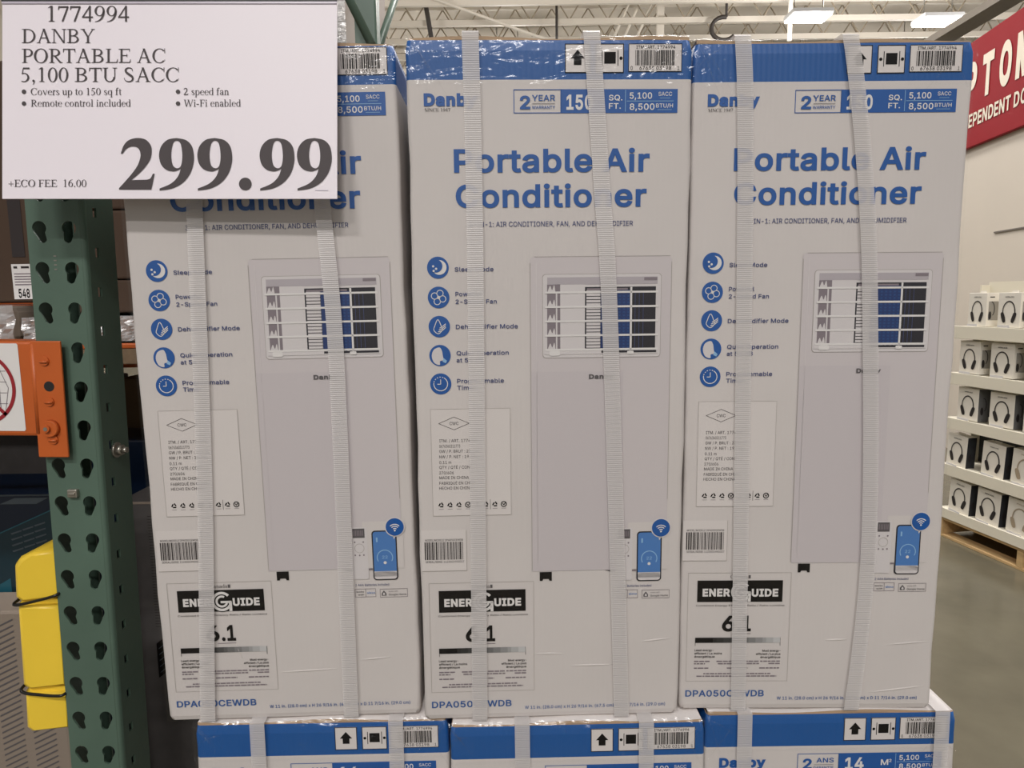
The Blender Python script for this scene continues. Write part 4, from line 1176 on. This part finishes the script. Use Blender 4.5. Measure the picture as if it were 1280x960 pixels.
def upright(label, x, y, z0, ztop, lean=0, holes=True, zrow=1.638, width=PW, depth=.066, brace=None):
    e = empty('rack_upright', (x, y, z0), (0, lean, 0))
    tag(e, label, 'rack post')
    b = MB()
    t = .0028
    seg = .0508
    z = 0
    rows = []
    k0 = math.floor((zrow - z0) / seg)
    zc = (zrow - z0) - k0 * seg
    loops = []
    n = 0
    while zc < ztop - .03:
        for cx, sg in ((.0155, .0036), (.0530, -.0022)):
            L = []
            for k in range(17):
                a = R(-38 + 256 * k / 16)
                L.append((cx + .0088 * math.cos(a), zc + .004 + .0088 * math.sin(a)))
            for k in range(9):
                a = R(190 + 160 * k / 8)
                L.append((cx + sg + .0052 * math.cos(a), zc - .0092 + .0052 * math.sin(a)))
            loops.append(L)
        zc += seg
        n += 1
    r = .006
    if holes:
        # the face is cut in strips, one row of holes each
        zz = (zrow - z0) - k0 * seg - seg / 2
        if zz > 0: b.prism([[(0, 0), (width - r, 0), (width - r, zz), (0, zz)]], 0, t, 'rack green')
        for i in range(n):
            za, zb = max(0, zz + i * seg), min(ztop, zz + (i + 1) * seg)
            b.prism([[(0, za), (width - r, za), (width - r, zb), (0, zb)], loops[2 * i], loops[2 * i + 1]], 0, t, 'rack green')
        b.prism([[(0, zz + n * seg), (width - r, zz + n * seg), (width - r, ztop), (0, ztop)]], 0, t, 'rack green')
    else:
        b.box(0, 0, 0, width - r, t, ztop, 'rack green')
    # rounded corner, right web, left web, back lips
    A = [(width - r + r * math.sin(R(15 * k)), r - r * math.cos(R(15 * k))) for k in range(7)]
    for (xa, ya), (xb, yb) in zip(A[:-1], A[1:]): b.face([(xa, ya, 0), (xb, yb, 0), (xb, yb, ztop), (xa, ya, ztop)], 'rack green', True)
    slots = []
    if holes:
        zz = (zrow - z0) - k0 * seg + .026
        while zz < ztop - .03:
            slots.append(zz)
            zz += seg
    y0, y1, ys0, ys1 = r, depth, .020, .028
    # right web with square punched slots, built as strips around them
    def web(ya, yb, za, zb): b.box(width - t, ya, za, width, yb, zb, 'rack green')
    web(y0, ys0, 0, ztop); web(ys1, y1, 0, ztop)
    last = 0
    for zz in slots:
        web(ys0, ys1, last, zz - .006)
        last = zz + .006
    web(ys0, ys1, last, ztop)
    b.box(0, t, 0, t, depth, ztop, 'rack green')
    b.box(t, depth - t, 0, .018, depth, ztop, 'rack green'); b.box(width - .018, depth - t, 0, width - t, depth, ztop, 'rack green')
    b.build('post', e)
    b = MB(); b.box(-.03, -.03, 0, width + .03, depth + .04, .008, 'rack green', .001); b.build('foot_plate', e)
    if brace:
        b = MB()
        for pa, pb in brace: b.tube([pa, pb], .016, 'rack green', 6)
        b.build('diagonal_brace', e)
    return e


up = upright('green steel rack post with rows of teardrop holes, nearest at the left edge', -.6345, .88, 0, 2.75, LEAN)
b = MB()   # hex bolt on the side web
b.tube([(PW, .034, 1.350), (PW + .003, .034, 1.350)], .0105, 'zinc', 16)
b.tube([(PW + .003, .034, 1.350), (PW + .010, .034, 1.350)], .0075, 'zinc', 6); b.tube([(PW + .010, .034, 1.350), (PW + .016, .034, 1.350)], .004, 'zinc', 10)
b.build('hex_bolt', up)
b = MB(); b.box(.0275, -.006, 1.2945, .0405, .001, 1.3055, 'zinc', .0015); b.box(.030, -.0085, 1.2985, .0385, -.005, 1.3015, 'zinc', .0008); b.build('clip_nut', up)
# stamped marks
b = MB()
for k in range(4): b.box(.031, -.0004, 1.590 + .0055 * k, .0345, .0004, 1.5915 + .0055 * k, 'zinc')
b.build('stamped_mark', up)

# beam with its end plate
e = empty('rack_beam', (-.612, .872, 1.377), (0, R(1.2), 0))
tag(e, 'orange steel rack beam hooked on the green post at the left edge', 'rack beam')
b = MB(); b.box(-2.2, -.001, 0, .004, .045, .123, 'rack orange', .004)
b.tube([(.001, -.001, .004), (.001, -.001, .120)], .0035, 'rack orange', 8)
for k in range(14): b.tube([(-.002, .0005, .006 + .008 * k), (.002, .0003, .009 + .008 * k)], .0028, 'rack orange', 8)
bar = b.build('beam_bar', e)
b = MB()
b.box(-.001, -.0035, -.027, .0375, .0, .1235, 'rack orange', .0012)
plate = b.build('end_plate', e)
b = MB(); b.tube([(.0195, -.0037, .0655), (.0195, -.003, .0655)], .0066, 'dark metal', 20); b.build('plate_hole', plate)
for x, z in ((.0165, .098), (.0190, .046), (.0205, -.0035)):
    b = MB()
    b.tube([(x, -.0035, z), (x, -.0055, z)], .0058, 'rack orange', 14); b.tube([(x - .005, -.006, z - .001), (x + .005, -.006, z - .001)], .0016, 'rack orange', 6)
    b.build('rivet', plate)
b = MB(); b.tube([(.0185, -.0035, .011), (.0185, -.009, .011)], [.0115, .0100], 'rack orange', 22); b.tube([(.0165, -.009, .0115), (.0165, -.0125, .0115)], .0045, 'rack orange', 12)
b.tube([(.0165, -.0126, .0115), (.0165, -.0129, .0115)], .0026, 'zinc', 12)
b.build('lock_pin', plate)
b = MB()
p = Print(b, lambda u, v, d: (u / 1000, -.0012 - d, .123 - v / 1000))
p.poly([(-150, 3), (-19.5, 3), (-18, 5), (-16, 114), (-17.5, 116), (-150, 116)], 'label white', 1)
p.ring(-74, 60.5, 49.5, 4.5, 'prohibit red', 3, n=60)
p.line([(-109, 26), (-39, 95)], 4.5, 'prohibit red', 3)
for k in range(4): p.rect(-100 + 18 * k, 28, -99 + 18 * k, 92, 'ink mid', 2)
for k in range(4): p.rect(-106, 38 + 14 * k, -36, 38.8 + 14 * k, 'ink mid', 2)
p.line([(-46, 30), (-34, 60), (-40, 92)], .8, 'ink mid', 2)
b.build('warning_sticker', bar)

# yellow bumper strapped to the post
e = empty('post_protector', (-.6845, .886, .955), (0, R(1.2), 0))
tag(e, 'yellow plastic corner guard strapped to the left side of the green post', 'post guard')
b = MB()


def guard(z0, z1, top=False):
    P = [(0, z0 + .006), (.006, z0), (.060, z0 + .006), (.060, z1 + (.013 if top else 0)), (.030, z1 + (.009 if top else 0)), (.010, z1 + (.001 if top else 0)), (.002, z1 - (.009 if top else 0))]
    n = len(P)
    rows = []
    for y, ins in ((0.006, .006), (.0, .010), (.05, 0), (.09, .004)):
        pass
    lay = [(.0, .008), (.003, .003), (.009, 0), (.075, 0), (.085, .006)]
    cx, cz = sum(q[0] for q in P) / n, sum(q[1] for q in P) / n
    for y, ins in lay:
        rows.append([(q[0] + (ins if q[0] < cx else -0), y, q[1] + (ins * .6 if q[1] < cz else -ins * .6)) for q in P])
    for i in range(len(rows) - 1):
        for k in range(n): b.face([rows[i][k], rows[i][(k + 1) % n], rows[i + 1][(k + 1) % n], rows[i + 1][k]], 'yellow plastic', True)
    b.face(rows[0][::-1], 'yellow plastic'); b.face(rows[-1], 'yellow plastic')


guard(0, .060); guard(.063, .187); guard(.190, .252, True)
b.box(.006, .008, .058, .059, .08, .066, 'yellow plastic'); b.box(.006, .008, .185, .059, .08, .193, 'yellow plastic')
b.build('guard_body', e)
for lab, pts in (('upper black cable tie around the yellow guard, rising to a post hole', [(-.676, .96, 1.152), (-.6795, .93, 1.147), (-.6795, .890, 1.145), (-.674, .8825, 1.1435), (-.650, .8800, 1.149), (-.625, .8765, 1.156), (-.6135, .878, 1.160), (-.6125, .90, 1.161)]),
                 ('lower black cable tie around the yellow guard, level into a post hole', [(-.680, .96, 1.026), (-.6825, .93, 1.023), (-.6825, .890, 1.0215), (-.677, .8825, 1.0175), (-.655, .8800, 1.0155), (-.630, .8765, 1.0155), (-.6185, .878, 1.0165), (-.6175, .90, 1.017)])):
    b = MB(); b.tube([tuple(q) for q in crom(pts, 5)], .0021, 'black plastic', 6)
    tag(b.build('cable_tie'), lab, 'cable tie', 'cable ties on the yellow guard')

# shelf behind, with goods
e = empty('rack_shelf', (-2.6, .955, 1.40))
tag(e, 'rack shelf with an orange rear beam and plank deck behind the green post', 'shelf')
b = MB()
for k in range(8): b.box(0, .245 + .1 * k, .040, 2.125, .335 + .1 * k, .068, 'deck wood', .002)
b.build('deck', e)
b = MB(); b.box(0, .243, .068, 2.125, .262, .0765, 'rack orange', .002); b.build('front_ledge', e)
b = MB(); b.box(0, 1.045, -.04, 2.125, 1.085, .07, 'rack orange', .003); b.build('rear_beam', e)

e = empty('added_shade_shelf', (-2.6, .95, 2.55)); tag(e, 'unseen rack shelf added to shade the stored cartons', 'shelf')  # out of view, put in to keep the bay below dark
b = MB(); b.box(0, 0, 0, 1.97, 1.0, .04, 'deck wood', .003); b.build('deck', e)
b = MB(); b.box(0, -.04, -.08, 1.97, 0, .05, 'rack orange', .003); b.build('front_beam', e)


def plain_carton(x0, y0, z0, x1, y1, z1, m, label, group=None, seam=True, print_=None, name='cardboard_carton'):
    e = empty(name, ((x0 + x1) / 2, y0, z0))
    tag(e, label, 'box', group)
    w_ = (x1 - x0) / 2
    b = MB(); b.box(-w_, 0, 0, w_, y1 - y0, z1 - z0, m, .004); b.build('carton_body', e)
    if seam:
        b = MB(); b.box(-w_ + .004, -.0006, (z1 - z0) * .5 - .02, w_ - .004, .0004, (z1 - z0) * .5 + .02, 'brown carton tan'); b.build('packing_tape', e)
    if print_:
        b = MB()
        p = Print(b, lambda u, v, d: (u / 1000 - w_, -.0006 - d, (z1 - z0) - v / 1000))
        print_(p)
        b.build('printed_panel', e)
    return e


def lab548(p):
    p.rect(372, 363, 440, 428, 'label white', 1); p.text('548', 381, 402, 425, 17, 'ink black', 20, 2)
    for k in range(5): p.rect(376, 380 + 5 * k, 436, 382 + 5 * k, 'ink mid', 2)
    p.rect(376, 367, 383, 371, 'ink dark', 2); p.rect(390, 367, 405, 371, 'ink dark', 2)
    p.rect(376, 230, 400, 350, 'ink dark', 1); p.rect(330, 0, 332, 428, 'ink dark', 1)


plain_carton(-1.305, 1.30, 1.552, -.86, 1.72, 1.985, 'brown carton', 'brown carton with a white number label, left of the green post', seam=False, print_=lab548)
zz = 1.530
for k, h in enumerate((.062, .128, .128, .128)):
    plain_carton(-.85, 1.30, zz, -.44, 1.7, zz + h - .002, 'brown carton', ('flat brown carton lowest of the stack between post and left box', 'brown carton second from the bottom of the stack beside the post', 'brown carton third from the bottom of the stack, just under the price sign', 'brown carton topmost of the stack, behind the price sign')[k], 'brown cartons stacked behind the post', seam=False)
    zz += h


def bundle(x0, y0, z0, x1, y1, z1, label, seed):
    rnd = random.Random(seed)
    e = empty('wrapped_bundle', ((x0 + x1) / 2, y0, z0)); tag(e, label, 'package')
    w_ = (x1 - x0) / 2
    b = MB(); b.box(-w_, .012, 0, w_, y1 - y0, z1 - z0, 'tv grey', .012); b.build('bundle_core', e)
    b = MB()
    N, Kz = 46, 8
    G = [[(-w_ - .005 + (2 * w_ + .01) * i / N, .004 + .007 * math.sin(i * 1.7 + j) * rnd.random(), (z1 - z0) * j / Kz + .001) for i in range(N + 1)] for j in range(Kz + 1)]
    for j in range(Kz):
        for i in range(N): b.face([G[j][i], G[j][i + 1], G[j + 1][i + 1], G[j + 1][i]], 'pallet film')
    b.face([G[-1][0], G[-1][-1], (w_, y1 - y0, z1 - z0 + .004), (-w_, y1 - y0, z1 - z0 + .004)], 'pallet film')
    b.build('clear_film', e)


bundle(-1.5, 1.235, 1.4775, -.90, 1.8, 1.545, 'bundle wrapped in crumpled clear film on the shelf above the orange beam', 3)
bundle(-.88, 1.24, 1.4775, -.48, 1.75, 1.522, 'film wrapped bundle seen between the green post and the left box', 4)


def tv_lines(p):
    p.rect(0, 0, 699, 3, 'tv lines', 1)
    p.poly([(640, 6), (698, 6), (676, 17), (612, 17)], 'tv lines', 1)
    p.poly([(300, 200), (699, 28), (699, 30), (300, 203)], 'tv teal', 1)
    p.poly([(300, 203), (699, 30), (699, 500), (300, 500)], 'tv deep teal', 1)
    for k in range(4):
        for q in range(3): p.poly([(626 + 21 * q, 69 + 10.5 * k - 7 * q), (646 + 21 * q, 63 + 10.5 * k - 7 * q), (646 + 21 * q, 65.5 + 10.5 * k - 7 * q), (628 + 21 * q, 71.5 + 10.5 * k - 7 * q)], 'tv lines', 2)
    p.poly([(300, 330), (618, 150), (618, 500), (300, 500)], 'tv teal', 2)


plain_carton(-1.50, 1.15, 0, -.80, 1.30, 1.222, 'tv navy', 'dark navy flat screen carton standing behind the yellow guard', seam=False, print_=tv_lines, name='screen_carton')


def grey_lines(p):
    rnd = random.Random(2)
    for k in range(60):
        for q in range(2): p.poly([(455 + 52 * q, 30 + 10 * k), (492 + 52 * q, 12 + 10 * k), (492 + 52 * q, 14.5 + 10 * k), (455 + 52 * q, 32.5 + 10 * k)], 'ink grey', 1)
    p.rect(0, 0, 400, 1040, 'display white', 1)
    p.poly([(560, 470), (480, 560), (480, 585), (560, 495)], 'tv teal', 2); p.poly([(560, 495), (470, 600), (470, 1040), (560, 1040)], 'tv navy', 2)


plain_carton(-1.31, 1.06, 0, -.745, 1.14, 1.052, 'tv grey', 'grey printed flat screen carton leaning space left of the yellow guard', seam=False, print_=grey_lines, name='screen_carton')


def stripe(p):
    p.rect(0, 0, 330, 5, 'tv grey', 1)
    p.poly([(58, 302), (200, 192), (200, 267), (58, 377)], 'ink black', 1)
    for k in range(5): p.poly([(62, 312 + 13 * k), (198, 206 + 13 * k), (198, 208 + 13 * k), (62, 314 + 13 * k)], 'tv lines', 2)
    for k in range(40): p.rect(60, 30 + 6 * k, 130 + 40 * math.sin(k * 2.1), 31.2 + 6 * k, 'ink dark', 1)


plain_carton(-.80, 1.34, 0, -.47, 1.5, 1.150, 'tv charcoal', 'dark charcoal carton with a striped black panel between post and left box', seam=False, print_=stripe, name='screen_carton')
plain_carton(-.98, 1.52, 0, -.47, 1.68, 1.24, 'tv navy', 'dark carton standing behind the charcoal one beside the green post', seam=False, name='screen_carton')
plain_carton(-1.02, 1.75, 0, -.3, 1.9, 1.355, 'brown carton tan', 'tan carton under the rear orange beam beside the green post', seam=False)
plain_carton(-2.2, 1.6, 0, -1.04, 1.85, 1.36, 'tv charcoal', 'dark carton under the shelf behind the navy screen carton', seam=False, name='screen_carton')

# a second rack further back, seen over the left box
upright('green rack post with a pale slanting brace, far behind the left box', -.505, 2.40, 0, 4.2, 0, False, brace=[((-.24, -.03, 3.0), (.06, -.03, 2.38)), ((.06, .95, 3.1), (.03, .05, 2.3))])
e = empty('rear_rack_shelf', (-2.6, 2.46, 1.55)); tag(e, 'deck of the rear rack, hidden behind the left box', 'shelf')
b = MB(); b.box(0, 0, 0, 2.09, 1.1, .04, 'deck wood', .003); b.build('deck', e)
b = MB(); b.box(0, -.04, -.09, 2.09, 0, .05, 'rack orange', .003); b.build('front_beam', e)
bundle(-1.75, 2.6, 1.591, -.585, 3.5, 3.3, 'pallet load in white stretch film, just right of the price sign top', 8)

# ================================================================== HEADPHONE DISPLAY
DS = R(81.52)
DROT = math.atan2(-math.sin(DS), math.cos(DS))
DP = Vector((2.7286, 4.2051, 0))


def at(t, n, z): return (DP.x + t * math.cos(DS) + n * math.sin(DS), DP.y - t * math.sin(DS) + n * math.cos(DS), z)


X0, X1 = -.06, 1.15
e = empty('wooden_pallet', at(X0, .01, 0), (0, 0, DROT)); tag(e, 'pale wooden pallet under the white headphone display on the concrete floor', 'pallet')
pallet(e, X1 - X0, .62, .128)
e = empty('display_stand', at(0, 0, .1285), (0, 0, DROT))
tag(e, 'white tiered cardboard stand holding headphone boxes at the right edge', 'display stand')
LV = [.1905, .4765, .772, 1.0555, 1.343]
for k, z in enumerate(LV):
    b = MB()
    lo = (.1285, .406, .704, .984, 1.266)[k] - .1285
    zt = z - .1285
    b.box(X0, 0, lo, X1, .012, zt, 'display white', .002)
    b.box(X0, .012, lo + .03, X1, .26, zt - .004, 'display white', .001)
    b.build('tray', e)
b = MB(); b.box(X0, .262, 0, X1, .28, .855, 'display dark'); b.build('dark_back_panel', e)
b = MB(); b.box(X0, .262, .86, X1, .28, 1.48, 'display white'); b.build('white_back_panel', e)
for x in (X0, X1 - .012):
    b = MB(); b.box(x, .20, 0, x + .012, .262, 1.46, 'display white', .001); b.build('side_panel', e)


def headphone_box(t, z, w_, label, tan=False, dark=False, d=.085, h=.194, rz=0, tilt=0):
    e = empty('headphone_box', at(t, .03, z), (0, 0, DROT + rz))
    e.rotation_mode = 'ZXY'
    e.rotation_euler = (-tilt, 0, DROT + rz)
    tag(e, label, 'box', 'headphone boxes on the white stand')
    b = MB(); b.box(0, 0, 0, w_, d, h, 'headphone box', .002)
    b.box(w_ * .35, d * .4, h, w_ * .65, d * .45, h + .012, 'headphone box')
    b.build('carton_body', e)
    c = 'headphone tan' if tan else 'headphone black'
    s = w_ / .155
    b = MB()
    p = Print(b, lambda u, v, dd: (u / 1000 * s, -.0005 - dd, h - v / 1000), .0006)
    p.text('WIRELESS', 48, 108, 28, 7, c, 14)
    p.ring(77.5, 106, 46, 7, c, 1, a0=170, a1=370, n=30, ry=60)
    p.ring(77.5, 106, 39.5, 1.6, 'side grey', 2, a0=180, a1=360, n=24, ry=53)
    for sg in (-1, 1):
        cx, cy = 77.5 + sg * 37, 140
        P = []
        for k in range(24):
            a = 2 * math.pi * k / 24
            u, v = 12.5 * math.copysign(abs(math.cos(a)) ** .6, math.cos(a)), 31 * math.copysign(abs(math.sin(a)) ** .7, math.sin(a))
            q = sg * R(20)
            P.append((cx + u * math.cos(q) - v * math.sin(q), cy + u * math.sin(q) + v * math.cos(q)))
        p.poly(P, c, 2)
    b.build('headphone_print', e)
    b = MB()
    p = Print(b, lambda u, v, dd: (w_ + .0005 + dd, u / 1000, h - v / 1000), .0006)
    if dark: p.rect(1, 1, d * 1000 - 1, h * 1000 - 1, dark, 1)  # dark side print with the shade of the lower tiers painted in
    else: p.rect(14, 50, d * 1000 - 8, 160, 'side grey', 1); p.rect(20, 22, 50, 28, c, 1)
    p.ring(30, 95, 24, 5, c, 2, a0=-90, a1=60, n=16, ry=44); p.disc(24, 132, 10, c, 2, 20, 24)
    b.build('side_print_and_shade', e)
    # small white ticket in front
    b = MB(); b.box(w_ * .2, -.026, .001, w_ * .75, -.024, .014, 'label white'); b.build('shelf_ticket', e)


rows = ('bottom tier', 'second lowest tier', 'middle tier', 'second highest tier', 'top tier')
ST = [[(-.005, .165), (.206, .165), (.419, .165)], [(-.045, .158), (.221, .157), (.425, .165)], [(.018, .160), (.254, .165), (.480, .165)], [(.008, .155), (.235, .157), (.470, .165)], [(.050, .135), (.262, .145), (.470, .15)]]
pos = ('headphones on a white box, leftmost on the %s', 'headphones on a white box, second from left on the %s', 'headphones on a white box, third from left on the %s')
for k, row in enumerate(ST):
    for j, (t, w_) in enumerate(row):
        tan = j == 2 and k < 2
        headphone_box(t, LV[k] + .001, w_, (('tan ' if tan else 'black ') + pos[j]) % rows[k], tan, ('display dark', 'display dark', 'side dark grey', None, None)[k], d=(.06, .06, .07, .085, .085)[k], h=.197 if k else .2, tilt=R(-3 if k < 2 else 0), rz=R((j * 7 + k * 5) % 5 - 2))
